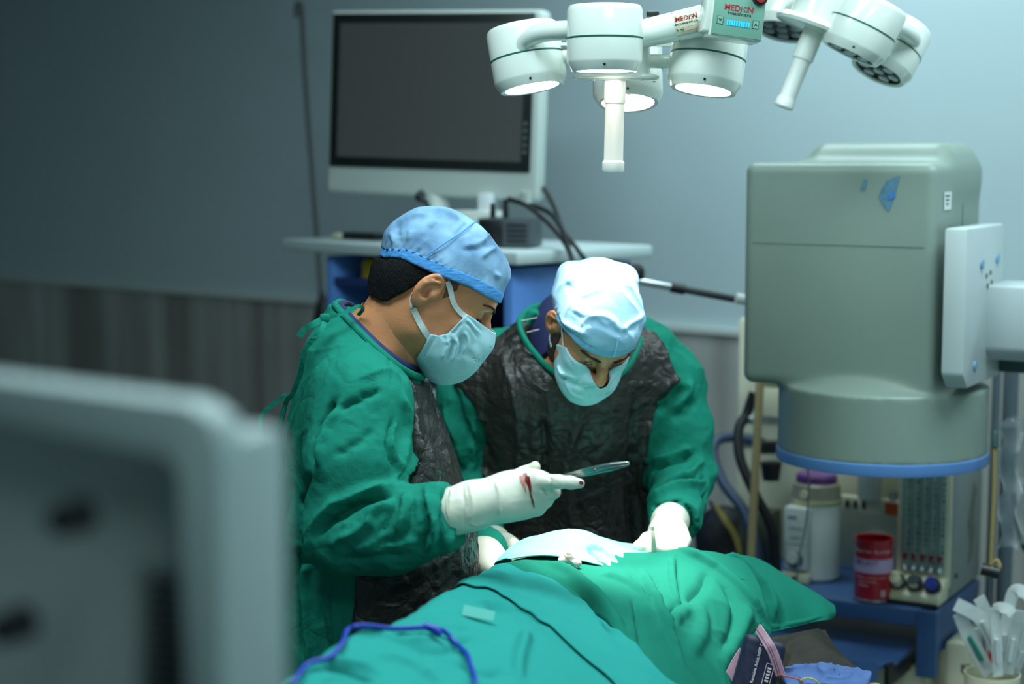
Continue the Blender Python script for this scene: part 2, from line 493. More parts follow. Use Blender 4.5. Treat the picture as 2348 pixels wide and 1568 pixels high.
MB().lathe([(0, 0), (.03, 0), (.03, .07), (.022, .09), (0, .09)], Matrix.Translation(tr(-.632, .09, 1.3965)) @ Matrix.Diagonal((.9, .9, .5, 1))).build('can', mat('yellow_plastic', (236, 196, 40), .4), yl)
MB().lathe([(.010, .09), (.012, .115), (0, .118)], Matrix.Translation(tr(-.632, .09, 1.3965)) @ Matrix.Diagonal((.9, .9, .5, 1))).build('cap', m_black, yl)

# display
ax = (P(1228, 225, 4.38) - P(748, 225, 4.62)); ax.z = -.016
Mx = frame(P(988, 226, 4.50), ax, (0, 0.03, 1))
def ml(x, y, z): return Mx @ Vector((x, y, z))
Rm = Mx.to_3x3()
m_mon = mat('monitor_shell', (196, 206, 200), 0.35)
m_scr = mat('screen_glass', (84, 82, 80), 0.4, coat=0.2)
t = thing('display_monitor', 'wide medical display with pale shell and switched off dark screen on the blue trolley', 'monitor', P(1010, 525, 4.45))
w_ = (P(1232, 225, 4.38) - P(743, 225, 4.62)); w_.z = 0; w_ = w_.length
MB().box(ml(0, -.013, -.03), (w_, .474, .055), Rm, .012, 3).build('shell', m_mon, t)
sc = MB().box(ml(-.004, .018, -.0), (w_ - .034, .395, .010), Rm, .002).build('screen', mat('screen_border', (30, 34, 34), .3), t)
MB().box(ml(-.004, .018, .0052), (w_ - .080, .345, .003), Rm).build('glass', m_scr, sc)
text('ENDOVUE', .012, Mx @ Matrix.Translation((-w_ / 2 + .09, .205, .0072)), mat('faint_print', (95, 100, 100), .5), sc) if False else None
for k in range(5):
    MB().box(ml(w_ / 2 - .034, -.13 + k * .018, .0072), (.006, .009, .0008), Rm).build('screen_mark', mat('faint_print', (110, 118, 118), .5), sc)
MB().cyl(ml(0, -.235, -.035), P(1010, 522, 4.50), .03, .035).build('stand_neck', m_mon, t)
MB().box(P(1015, 533, 4.50), (.26, .16, .012), Rt, .004).build('stand_base', m_mon, t)
MB().cyl(ml(w_ / 2 - .03, -.23, -.01), ml(w_ / 2 - .03, -.265, -.01), .018, .012).build('cable_gland', m_mon, t)
# things on the trolley top
t = thing('camera_box', 'black camera control box with small screen standing on the trolley top', 'electronic device', tr(-.13, .16, 1.49))
c = tr(-.175, .15, 1.49 + .037); Rb = Matrix.Rotation(math.radians(-20), 3, 'Z')
MB().box(c, (.135, .10, .07), Rb, .005).build('housing', mat('dark_grey_plastic', (72, 80, 86)), t)
MB().box(c + Rb @ Vector((-.033, -.051, 0)), (.062, .004, .060), Rb, .002).build('screen', m_black, t)
for k in range(4): MB().box(c + Rb @ Vector((.035, -.051, -.02 + .013 * k)), (.05, .004, .004), Rb).build('vent_slot', m_black, t)
for q, h in ((-.045, .035), (-.012, .045)):
    a = c + Rb @ Vector((q, 0, .035)); MB().cyl(a, a + Vector((0, 0, h)), .008, .006).build('plug', m_black, t)
t = thing('white_unit', 'white box unit with an upright block standing under the display', 'electronic device', tr(-.32, .2, 1.49))
c = tr(-.34, .2, 1.49)
MB().box(c + Vector((0, 0, .043)), (.12, .09, .084), Rb, .006).build('housing', m_white, t)
MB().box(c + Vector((.022, 0, .105)), (.035, .05, .045), Rb, .003).build('upright_block', mat('white_matt', (225, 232, 235), .6), t)
t = tag(MB().tube([P(985, 478, 4.35), P(975, 462, 4.34), P(960, 452, 4.34), P(972, 440, 4.34)], [.004, .006, .011, .009]).build('black_clip', m_black), 'small black clip sticking up beside the white unit on the trolley', 'clip')
t = thing('remote_handset', 'slim black handset lying on the left of the trolley top', 'handset', tr(-.70, .10, 1.49))
MB().box(tr(-.69, .11, 1.501), (.14, .035, .018), Rt, .004).build('handset_body', m_black, t)
MB().box(tr(-.78, .11, 1.499), (.04, .04, .014), Rt, .004).build('end_cap', m_cream, t)
cabs = [([P(1165, 456, 4.25), P(1205, 470, 4.22), P(1250, 505, 4.18), P(1290, 550, 4.12), P(1310, 590, 4.05), P(1325, 640, 4.06), P(1330, 760, 4.2)], 'lowest black cable trailing from the display over the trolley edge'),
        ([P(1215, 470, 4.3), P(1262, 490, 4.22), P(1298, 540, 4.14), P(1330, 580, 4.08), P(1345, 620, 4.1), P(1340, 760, 4.25)], 'middle black cable looping over the trolley edge'),
        ([P(1245, 430, 4.42), P(1268, 470, 4.3), P(1290, 530, 4.15), P(1308, 580, 4.08), P(1320, 640, 4.08), P(1318, 760, 4.2)], 'black cable dropping straight from the right corner of the display')]
for pts, lab in cabs:
    tag(MB().tube(pts, .006, 8).build('cable', m_rub), lab, 'cable', 'cables over the trolley edge')
# pole at the wall
t = thing('wall_pole', 'long thin dark pole with hooked top and flared black foot leaning by the wall', 'pole', P(742, 745, 5.3))
MB().tube([P(680, 40, 5.55), P(680, 12, 5.55), P(688, 10, 5.55), P(692, 30, 5.55), P(700, 180, 5.5), P(716, 400, 5.42), P(728, 560, 5.37), P(738, 700, 5.32)], .0075, 10).build('rod', mat('dark_pole', (58, 60, 62), .4), t)
MB().cyl(P(738, 670, 5.32), P(744, 745, 5.3), .008, .04).build('flared_foot', m_rub, t)
MB().cyl(P(744, 745, 5.3), P(744, 1560, 5.3), .03, .03).build('lower_shaft', m_rub, t)
# metal arm behind the surgeon's cap
t = thing('support_arm', 'thin chrome and black support arm reaching right behind the white lit cap', 'support arm', P(1445, 640, 3.9))
MB().tube([P(1440, 640, 3.9), P(1555, 661, 3.92)], .0085, 12, smooth=False).build('chrome_tube', m_chrome, t)
MB().tube([P(1555, 661, 3.92), P(1760, 700, 3.95)], .0085, 12, smooth=False).build('black_tube', mat('dark_pole', (58, 60, 62)), t)
MB().cyl(P(1538, 658, 3.92), P(1570, 664, 3.92), .012).build('joint_collar', m_black, t)
MB().cyl(P(1686, 683, 3.93), P(1730, 691, 3.94), .012).build('tip_sleeve', m_white, t)
MB().box(P(1447, 628, 3.92), (.06, .05, .045), None, .014).build('pivot_head', m_black, t)

sup_arm = t
# ================================================================== IMAGE INTENSIFIER
cu = Vector((0.868, -0.496, 0)).normalized(); cv = Vector((0.496, 0.868, 0)).normalized()
Rc = Matrix((cu, cv, Vector((0, 0, 1)))).transposed(); Rcn = np.array(Rc)
m_carm = mat('xray_housing_paint', (136, 152, 141), 0.42, var=0.07, vscale=5, bump=0.03, bscale=14)
BC = Vector((.735, 3.655, 0))
DC = np.array([.776, 3.62, 0.])
def f_carm(p):
    z1, z0 = 1.700, 1.243
    d = sd_box(p, (BC.x, BC.y, (z1 + z0) / 2), (.202, .165, (z1 - z0) / 2), .020, Rcn)
    q = p - np.array([BC.x, BC.y, 1.715])
    q = q @ Rcn
    d = smin(d, sd_box(p, A(BC + cu * .045 + cv * .05) + np.array([0, 0, 1.69]), (.145, .10, .05), .03, Rcn), .05)
    r = np.hypot(p[:, 0] - DC[0], p[:, 1] - DC[1])
    drum = np.maximum(np.maximum(r - .2125, p[:, 2] - 1.238), 1.104 - p[:, 2])
    cone = np.maximum(np.maximum(np.maximum(r * .42 + (p[:, 2] - 1.238) - .0892, 1.104 - p[:, 2]), p[:, 2] - 1.305), r - .2125)
    dd = smin(drum, cone, .012)
    return smin(d, dd, .02)
t = thing('image_intensifier', 'large pale green grey x-ray image intensifier with round drum and blue rim', 'x-ray machine', (DC[0], DC[1], 1.08))
sdf_obj('housing', f_carm, (.45, 3.35, 1.08), (1.05, 3.90, 1.76), .0075, m_carm, t)
MB().lathe([(.205, 0), (.218, 0), (.2195, .006), (.2185, .022), (.214, .025), (.205, .025)], Matrix.Translation((DC[0], DC[1], 1.081)), 64).build('rim', mat('blue_rim', (88, 132, 190), .3), t)
MB().lathe([(0, 0.01), (.206, .01), (.206, .03), (0, .03)], Matrix.Translation((DC[0], DC[1], 1.081)), 48).build('face_plate', m_grey, t)
def cb(u, v, z): return BC + cu * u + cv * v + Vector((0, 0, z))
m_seam = mat('dark_seam', (98, 108, 98), .6)
MB().box(cb(0, -.1655, 1.535), (.36, .0012, .0012), Rc).build('seam', m_seam, t)
MB().box(cb(.2025, .02, 1.63), (.0012, .002, .12), Rc).build('seam', m_seam, t)
m_smear = mat('blue_smear', (92, 140, 165), .6, var=.4, vscale=80); m_smear2 = mat('blue_ink', (60, 120, 190), .6)
def patch(name, pts, M, m, par, d=.0012):
    return MB().prism(pts, M, d).build(name, m, par, False)
Mf = frame(cb(0, -.1655, 1.5), cu, (0, 0, 1))
sm = patch('smear', [(.085, .135), (.10, .165), (.128, .175), (.122, .15), (.108, .105), (.098, .112)], Mf, m_smear, t)
patch('smear', [(.103, .135), (.118, .145), (.120, .133), (.108, .127)], frame(cb(0, -.1670, 1.5), cu, (0, 0, 1)), m_smear2, sm, .001)
patch('smear', [(.048, .148), (.055, .168), (.062, .165), (.058, .145)], Mf, m_smear, t)
patch('smear', [(.07, .196), (.078, .208), (.12, .210), (.155, .204), (.15, .199), (.09, .195)], frame(cb(0, -.1450, 1.5), cu, (0, .3, 1)), m_smear, t) if False else None
Ms = frame(cb(.2030, -.10, 1.625), cv, (0, 0, 1))
lb = patch('rating_label', [(-.018, -.018), (.03, -.018), (.03, .018), (-.018, .018)], Ms, m_white, t, .0008)
for k in range(3): MB().box(Ms @ Vector((.002, .010 - .008 * k, .0012)), (.0008, .026 - .006 * k, .003), Rc).build('print_line', m_black, lb)
# plate and arm
pl = MB()
for a, b in (((.205, -.165), (.245, .12)),):
    M = frame(cb(.225, .095, 1.26), -cv, (0, 0, 1))
    pl.prism([(0, 0.0), (.25, 0.0), (.285, .03), (.285, .315), (0, .315)], M, -.045, .006)
pl.build('mounting_plate', mat('pale_grey_housing', (190, 200, 200), .4, var=.05), t)
for v_, z_ in ((-.06, 1.50), (.06, 1.505), (-.09, 1.30)):
    c = cb(.270, v_ - .02, z_); MB().cyl(c, c + cu * .004, .0095).build('bolt_cover', mat('blue_cap', (120, 160, 190), .4), t)
for v_, z_ in ((-.02, 1.475), (.01, 1.48), (-.01, 1.455), (.02, 1.46)):
    c = cb(.270, v_ - .02, z_); MB().cyl(c, c + cu * .002, .005).build('hole', m_seam, t)
ar = MB(); ar.prism([(-.02, 1.325), (.02, 1.30), (.15, 1.30), (.15, 1.455), (-.02, 1.455)], frame(cb(.26, -.01, 0), cv, (0, 0, 1)), .40, .008)
ar.build('support_arm', mat('pale_grey_housing', (190, 200, 200)), t)
MB().box(cb(.30, .12, 1.29), (.10, .08, .045), Rc, .008).build('clamp_block', mat('dark_teal_metal', (58, 82, 84), .4), t)
MB().tube([cb(.62, .06, 1.38), cb(.80, .25, 1.30), cb(.92, .45, 1.0), cb(.90, .55, .5), cb(.86, .6, .08)], .05, 16).build('c_frame', mat('pale_grey_housing', (190, 200, 200)), t)
MB().box(cb(.86, .6, .05), (.5, .5, .08), Rc, .02).build('wheel_base', m_grey, t)

# ================================================================== ANAESTHESIA MACHINE
Nm = Vector((.938, 3.75, 0))
def an(u, v, z): return Nm + cu * u + cv * v + Vector((0, 0, z))
ZD = .717
m_dk = mat('blue_desk', (58, 92, 140), 0.38, var=0.06)
t = thing('anaesthesia_machine', 'cream and blue anaesthesia workstation with desk and flow meters behind the patient', 'anaesthesia machine', an(-.3, .2, 0))
MB().box(an(-.30, .17, ZD - .02), (.60, .36, .04), Rc, .008).build('desk', m_dk, t)
MB().box(an(-.022, .0, ZD - .075), (.045, .03, .15), Rc, .004).build('desk_leg', m_dk, t)
MB().box(an(-.01, .17, ZD - .05), (.018, .34, .10), Rc, .004).build('desk_side', m_dk, t)
sh = MB(); M = frame(an(0, 0, ZD - .105), cu, cv)
sh.prism([(-.55, .20), (-.55, -.16), (-.40, -.185), (-.20, -.18), (-.085, -.15), (-.06, -.10), (-.06, .20)], M, .012, .002)
sl = sh.build('pull_out_shelf', m_dk, t)
fr = MB(); 
pts = [an(-.55, -.162, ZD - .12), an(-.40, -.187, ZD - .12), an(-.20, -.182, ZD - .12), an(-.087, -.152, ZD - .12)]
fr.ribbon(pts, -cv, .065, .006).build('shelf_front', m_dk, sl)
MB().box(an(-.07, .0, ZD - .12), (.012, .28, .05), Rc, .002).build('drawer_runner', m_black, t)
MB().box(an(-.31, .17, .33), (.56, .30, .50), Rc, .01).build('cabinet', m_cream, t)
MB().box(an(.03, .10, .32), (.05, .12, .64), Rc, .008).build('corner_post', m_cream, t)
for u_ in (-.55, -.05):
    for v_ in (.05, .3):
        MB().cyl(an(u_, v_, .04) - cu * .02, an(u_, v_, .04) + cu * .02, .04).build('castor', m_rub, t)
MB().box(an(-.32, .335, 1.0), (.58, .04, .62), Rc, .006).build('back_panel', m_cream, t)
MB().box(an(-.50, .31, 1.11), (.10, .06, .075), Rc, .005).build('module', m_cream, t)
MB().box(an(-.50, .31, 1.175), (.10, .06, .05), Rc, .005).build('module', mat('olive_cream', (176, 178, 140), .4), t)
MB().box(an(-.53, .28, .78), (.08, .10, .12), Rc, .004).build('side_box', mat('dark_olive', (70, 74, 58), .5), t)
# flow meter bank
ct = MB().box(an(-.065, .225, ZD + .225), (.125, .25, .44), Rc, .006).build('flow_meter_cabinet', m_grey, t)
MB().box(an(-.065, .098, ZD + .235), (.122, .010, .41), Rc, .003).build('front_frame', m_cream, ct)
MB().box(an(-.065, .0925, ZD + .205), (.100, .004, .29), Rc, .001).build('scale_window', mat('flow_window', (150, 176, 168), .15), ct)
m_tick = mat('print_dark', (40, 48, 46), .6); m_red = mat('float_red', (140, 24, 26), .4)
for k in range(5):
    u_ = -.105 + .020 * k
    tb = MB().cyl(an(u_, .089, ZD + .075), an(u_, .089, ZD + .33), .0045, seg=12).build('flow_tube', mat('tube_glass', (168, 190, 184), .08, alpha=.55), ct)
    tk = MB()
    for j in range(17):
        if (j * 7 + k * 5) % 6 == 0: continue
        tk.box(an(u_ + .004, .0885, ZD + .085 + .013 * j), (.006 + .004 * ((j + k) % 3 == 0), .002, .0045), Rc)
    tk.build('scale_marks', m_tick, tb)
    MB().lathe([(0, 0), (.0045, .004), (.0045, .018), (0, .02)], Matrix.Translation(an(u_, .086, ZD + .085)), 12).build('float', m_red, tb)
    MB().lathe([(0, 0), (.008, .003), (.008, .010), (.004, .016), (0, .016)], Matrix.Translation(an(u_, .084, ZD + .062)), 14).build('tube_seat', m_chrome, tb)
for k in range(3): MB().box(an(-.095 + .035 * k, .0915, ZD + .425 - .02 * (k % 2)), (.012, .002, .003), Rc).build('print_line', m_tick, ct)
kb = MB(); M = frame(an(-.135, .10, ZD + .055), -cv, (0, 0, 1))
kb.prism([(0, -.052), (.075, -.052), (.072, -.035), (.02, .0), (0, .0)], M, -.128, .003)
kb = kb.build('knob_console', m_cream, t)
for k, mm in enumerate((m_cream, m_chrome, mat('blue_knob', (34, 58, 160), .3))):
    c = an(-.108 + .040 * k, .052, ZD + .040); dr = (-cv * .6 + Vector((0, 0, .5))).normalized()
    kk = MB().cyl(c, c + dr * .010, .019).build('knob_base', m_black, kb)
    MB().cyl(c + dr * .010 - Vector((0, 0, .004)), c + dr * .034 - Vector((0, 0, .004)), .0135, .0125).build('knob', mm, kk)
MB().box(an(-.07, .06, ZD + .004), (.12, .09, .008), Rc, .002).build('console_foot', m_black, t)
for z_ in (.05, .40):
    c = an(-.0025, .14, ZD + z_); MB().cyl(c, c + cu * .003, .006).build('screw_slot', m_black, t)
st = [(0, 0), (.03, .02), (.05, .07), (.04, .12), (.06, .17), (.03, .2), (.01, .15), (-.01, .1), (.012, .05)]
MB().prism(st, frame(an(-.0022, .24, ZD + .05), cv, (0, 0, 1)), .0008).build('stain', mat('stain', (112, 118, 104), .6, var=.3, vscale=60), t)
# back rail and bracket
rl = MB().box(an(-.25, .27, ZD + .165), (.34, .02, .038), Rc, .003).build('rail', m_cream, t)
MB().box(an(-.165, .2585, ZD + .163), (.085, .002, .030), Rc).build('orange_label', mat('label_orange', (226, 84, 30), .5, var=.12, vscale=120), rl)
for k in range(3): MB().box(an(-.30 + .02 * k, .2585, ZD + .165), (.010, .002, .018), Rc).build('print_block', m_tick, rl)
bk = MB().box(an(-.245, .255, ZD + .26), (.05, .05, .16), Rc, .010).build('bracket', m_white, t)
MB().box(an(-.28, .20, ZD + .305), (.055, .035, .030), Rc, .006).build('bracket_head', m_white, bk)
for a in ((-.285, .18, .305), (-.25, .18, .31), (-.215, .22, .275)):
    c = an(a[0], a[1], ZD + a[2]); MB().cyl(c, c - cv * .015 + cu * .012, .007).build('bolt', m_chrome, bk)
for u_ in (-.19, -.12):
    c = an(u_, .27, ZD + .184); MB().cyl(c, c + Vector((0, 0, .02)), .012, .010).build('rail_nut', m_chrome, rl)
MB().box(an(-.165, .27, ZD + .09), (.025, .02, .11), Rc, .003).build('rail_post', m_cream, t)
MB().tube([P(1758, 700, 3.95), an(-.52, .30, 1.372), an(-.50, .335, 1.372)], .0085, 12, smooth=False).build('rear_tube', mat('dark_pole', (58, 60, 62)), sup_arm)
MB().cyl(an(-.50, .335, 1.30), an(-.50, .335, 1.39), .013).build('mounting_post', m_chrome, sup_arm)
# vaporiser
VC = an(-.345, .165, ZD)
t = thing('vaporiser', 'white anaesthetic vaporiser with grey dial and purple cap on the blue desk', 'vaporiser', VC)
Mv = Matrix.Translation(VC)
MB().lathe([(0, .0), (.052, .0), (.058, .006), (.058, .178), (.054, .184), (0, .184)], Mv, 40).build('body', m_white, t)
MB().box(VC + cv * -.055 + cu * -.022 + Vector((0, 0, .105)), (.062, .045, .15), Rc, .008).build('front_block', m_white, t)
MB().box(VC + cv * -.079 + cu * -.022 + Vector((0, 0, .092)), (.058, .001, .0012), Rc).build('block_seam', m_seam, t)
MB().lathe([(.054, .182), (.057, .186), (.060, .192), (.054, .226), (.049, .230), (0, .231)], Mv, 40).build('dial', mat('dial_grey', (150, 146, 124), .4, var=.1), t)
MB().lathe([(.0585, .180), (.0605, .184), (.0605, .192), (.0585, .194)], Mv, 40).build('dial_scale_band', mat('dial_cream', (208, 204, 156), .4), t)
MB().lathe([(.048, .230), (.048, .246), (.044, .251), (0, .253)], Mv, 40).build('cap', mat('purple_cap', (112, 60, 128), .35), t)
c = VC + cv * -.056 + cu * -.01 + Vector((0, 0, .208)); MB().cyl(c, c - cv * .006, .010).build('release_button', m_cream, t)
c = VC + cv * -.074 + cu * -.022 + Vector((0, 0, .055)); 
MB().cyl(c, c - cv * .008, .020).build('filler_recess', mat('recess_grey', (80, 88, 90), .4), t)
MB().cyl(c - cv * .006 + Vector((-.004, 0, .006)), c - cv * .014 + Vector((-.004, 0, .006)), .014).build('filler_cap', m_white, t)
MB().box(VC + cv * -.079 + cu * -.03 + Vector((0, 0, .155)), (.022, .001, .005), Rc).build('maker_mark', mat('print_blue', (54, 84, 150), .5), t)
for k in range(2): MB().box(VC + cv * -.079 + cu * -.022 + Vector((0, 0, .13 - .022 * k)), (.034 - .01 * k, .001, .003), Rc).build('print_line', m_grey, t)
c = VC + cv * -.07 + cu * -.022 + Vector((0, 0, .012)); MB().box(c, (.07, .02, .022), Rc, .003).build('foot', m_cream, t)
MB().cyl(c - cv * .008, c - cv * .013, .005).build('drain_screw', m_black, t)
# thin line hanging in front of the vaporiser
tag(MB().tube([P(1852, 1070, 3.75), P(1855, 1120, 3.76), P(1848, 1200, 3.78), P(1832, 1280, 3.80), P(1828, 1340, 3.83), P(1830, 1420, 3.9)], .0022, 8).build('infusion_line', mat('line_grey', (140, 146, 146), .4)), 'thin grey line hanging in front of the white vaporiser', 'tube')
# tin
TC = P(2001, 1384, 3.86); TC.z = ZD
t = thing('plaster_tin', 'open red metal tin with a pale label band standing on the blue desk', 'tin', TC)
Mt = Matrix.Translation(TC)
m_tin = mat('tin_red', (186, 18, 40), .3, coat=.3)
MB().lathe([(0, .001), (.0415, .001), (.0425, .003), (.0425, .139), (.0405, .139), (.0405, .006), (0, .006)], Mt, 48).build('can', m_tin, t)
MB().lathe([(.0405, .137), (.0432, .137), (.0440, .140), (.0430, .1425), (.0405, .1415)], Mt, 48).build('rim', m_tin, t)
MB().lathe([(.0427, .002), (.0438, .003), (.0438, .006), (.0427, .007)], Mt, 48).build('base_rim', m_chrome, t)
lb = MB().lathe([(.0426, .068), (.0430, .068), (.0430, .099), (.0426, .099)], Mt, 48).build('label_band', mat('label_lilac', (206, 176, 214), .4), t)
def curved_text(s, size, z, a0, r, m, par):
    """letters laid round the tin, a0 = angle of the middle letter"""
    adv = size * .66; n = len(s)
    for i, ch in enumerate(s):
        if ch == ' ': continue
        a = a0 + (i - (n - 1) / 2) * adv / r
        p = TC + Vector((r * math.cos(a), r * math.sin(a), z))
        text(ch, size, frame(p, (-math.sin(a), math.cos(a), 0), (0, 0, 1)), m, par, 'letter')
a_f = math.atan2(-TC.y, -TC.x)
m_wp = mat('print_white', (235, 215, 220), .5)
curved_text('OPLAST', .0145, .090, a_f - .42, .0434, mat('print_navy', (50, 40, 110), .5), lb)
curved_text('Adhesive Bandage', .0095, .117, a_f - .12, .0430, m_wp, t)
for k in range(3): 
    curved_text(('Porous coated cloth', 'cotton woven', 'bandage')[k], .0055, .058 - .009 * k, a_f - .15 - .2 * k, .0430, m_wp, t)
for k in range(7):
    a = a_f + .42 + .045 * k
    p = TC + Vector((.0431 * math.cos(a), .0431 * math.sin(a), .022)); MB().box(p, (.0009, .0012 if k % 2 else .0005, .016), Matrix.Rotation(a, 3, 'Z')).build('barcode_bar', m_wp, t)

# poles, hoses and clutter left of the machine
t = thing('tan_pole', 'slanted tan coloured flat pole left of the anaesthesia machine', 'pole', P(1716, 1400, 3.95))
MB().tube([P(1743, 870, 4.0), P(1733, 1060, 3.98), P(1716, 1400, 3.95)], .010, 12).build('shaft', mat('tan_wood', (176, 156, 112), .5, var=.1), t)
MB().cyl(P(1716, 1395, 3.95), P(1712, 1960, 3.95), .011, .011).build('lower_shaft', mat('tan_wood', (176, 156, 112)), t)
hs = [([P(1728, 900, 4.1), P(1712, 950, 4.1), P(1694, 985, 4.08), P(1697, 1050, 4.05), P(1730, 1130, 4.02), P(1765, 1200, 4.0), P(1778, 1270, 4.0), P(1780, 1400, 4.0)], .012, 'thick black hose looping down beside the tan pole', m_rub),
      ([P(1800, 1012, 4.3), P(1740, 1010, 4.3), P(1680, 1002, 4.3), P(1642, 1012, 4.28), P(1636, 1050, 4.25), P(1660, 1110, 4.2), P(1710, 1180, 4.15), P(1740, 1290, 4.1), P(1745, 1400, 4.1)], .013, 'wide dark blue hose arching behind the black hose', mat('hose_blue', (48, 66, 92), .45)),
      ([P(1736, 905, 4.12), P(1722, 935, 4.12), P(1715, 965, 4.1)], .016, 'short white ribbed hose end above the black hose', m_white)]
for pts, r, lab, mm in hs: tag(MB().tube(pts, r, 14).build('breathing_hose', mm), lab, 'hose', 'hoses beside the anaesthesia machine')
t = thing('dark_bag', 'dark bag of breathing tubes with a yellow strap behind the lit sleeve', 'bag', P(1680, 1300, 4.3))
def f_bag(p):
    a = A(P(1660, 1235, 4.3)); b = A(P(1700, 1300, 4.3))
    return smin(sd_ell(p, a, (.07, .06, .08)), sd_ell(p, b, (.07, .07, .11)), .03)
cb_ = A(P(1680, 1265, 4.3))
sdf_obj('bag_body', f_bag, cb_ - .2, cb_ + .2, .012, m_rub, t, lambda v, n: .012 * crumple(v, 14, 3))
MB().ribbon([P(1640, 1160, 4.22), P(1662, 1190, 4.19), P(1690, 1240, 4.19), P(1700, 1330, 4.2)], Vector((0, -1, 0)), .014, .003).build('strap', mat('strap_yellow', (150, 140, 60), .6), t)
MB().tube([P(1628, 1150, 4.22), P(1655, 1200, 4.17), P(1685, 1260, 4.17)], .005).build('strap_cord', m_rub, t)
t = thing('regulator', 'small black regulator fixed beside the upper left of the machine', 'regulator', P(1768, 1080, 4.1))
MB().cyl(P(1768, 1060, 4.1), P(1768, 1100, 4.1), .026, .02).build('body', m_rub, t)
MB().box(P(1766, 1025, 4.1), (.06, .03, .03), None, .005).build('bracket', m_black, t)
# small green cloth behind the flow cabinet
# rope, weight, chain
t = thing('rope_cord', 'frayed tan rope with black cylinder weight and ball chain hanging at the right', 'cord', P(2276, 1300, 3.45))
MB().tube([P(2281, 1000, 3.45), P(2280, 1100, 3.45), P(2276, 1200, 3.45), P(2272, 1298, 3.45)], .0045, 8).build('rope', mat('rope_tan', (150, 132, 82), .8, bump=.6, bscale=300), t)
MB().lathe([(0, 0), (.008, .004), (.007, .03), (.004, .036), (0, .036)], Matrix.Translation(P(2281, 1028, 3.45))).build('rope_end', mat('dark_teal_metal', (58, 82, 84)), t)
MB().tube([P(2270, 1296, 3.45), P(2285, 1285, 3.445), P(2292, 1298, 3.44), P(2284, 1310, 3.44), P(2272, 1300, 3.44)], .0045, 8).build('knot', mat('rope_tan', (150, 132, 82)), t)
MB().cyl(P(2250, 1304, 3.45), P(2291, 1314, 3.44), .0125).build('weight', m_black, t)
ch = MB()
for k in range(20): ch.lathe([(0, -.002), (.002, 0), (0, .002)], Matrix.Translation(P(2275, 1322 + 3.6 * k, 3.45)), 8)
ch.build('ball_chain', mat('chain_dark', (70, 72, 72), .3, .8), t)
# holder of packed syringes
HB = P(2275, 1555, 3.55)
t = thing('syringe_holder', 'cream open cup of packed syringes hooked on the right of the machine', 'holder', HB - Vector((0, 0, .12)))
MB().lathe([(0, -.12), (.050, -.12), (.058, 0.012), (.055, 0.012), (.047, -.116), (0, -.116)], Matrix.Translation(HB), 32).build('cup', m_cream, t)
MB().box(HB + Vector((-.02, .09, -.02)), (.02, .10, .02), None, .003).build('hook', m_chrome, t)
m_pk = mat('clear_wrap', (226, 232, 230), .25, alpha=.72, bump=.4, bscale=60); m_pk2 = mat('paper_wrap', (228, 232, 228), .6, bump=.3, bscale=40)
packs = [((2268, 1545), (2220, 1455), (2200, 1405), .030, 3.53, m_pk, 'lowest left pack, drooping with a green cap inside'),
         ((2290, 1500), (2250, 1420), (2192, 1385), .028, 3.52, m_pk, 'pack bent furthest left across the side of the machine'),
         ((2275, 1520), (2268, 1430), (2245, 1370), .026, 3.56, m_pk, 'pack leaning left behind the ball chain'),
         ((2288, 1550), (2285, 1460), (2282, 1400), .022, 3.50, m_pk2, 'front white paper pack with a folded top'),
         ((2300, 1545), (2305, 1450), (2322, 1362), .026, 3.54, m_pk2, 'tallest pack with a curled white top'),
         ((2310, 1545), (2325, 1460), (2342, 1400), .024, 3.52, m_pk, 'pack leaning right toward the frame edge'),
         ((2262, 1540), (2248, 1500), (2238, 1440), .020, 3.57, m_pk, 'clear pack with a dark green plunger'),
         ((2278, 1545), (2270, 1490), (2266, 1420), .018, 3.55, m_pk, 'clear pack with an orange red plunger'),
         ((2320, 1550), (2345, 1490), (2362, 1420), .024, 3.55, m_pk, 'rightmost clear pack of the bunch')]
for k, (a, b, c, w, Y, mm, lab) in enumerate(packs):
    q = thing('syringe_pack', 'wrapped syringe in the cream cup, ' + lab, 'syringe pack', P(a[0], a[1], Y), 'packed syringes in the cream cup')
    tip = P(c[0], c[1], Y - .02)
    pts = [P(a[0], a[1], Y), P(b[0], b[1], Y - .01), tip]
    if mm is m_pk2: pts.append(tip + Vector((.022, -.004, .006))); pts.append(tip + Vector((.034, -.004, -.006)))
    MB().ribbon(pts, Vector((.15, -1, .1)), w, .0035, 8).build('wrapper', mm, q)
    col = {0: ('cap_green', (20, 130, 110)), 6: ('plunger_green', (12, 84, 50)), 7: ('plunger_red', (214, 66, 36))}.get(k, ('syringe_barrel', (205, 212, 212)))
    s0 = P(a[0], a[1], Y - .008).lerp(P(b[0], b[1], Y - .018), .35); s1 = P(a[0], a[1], Y - .008).lerp(P(b[0], b[1], Y - .018), .95)
    MB().cyl(s0, s1, .0055, .0045, 12).build('syringe', mat(col[0], col[1], .35), q)
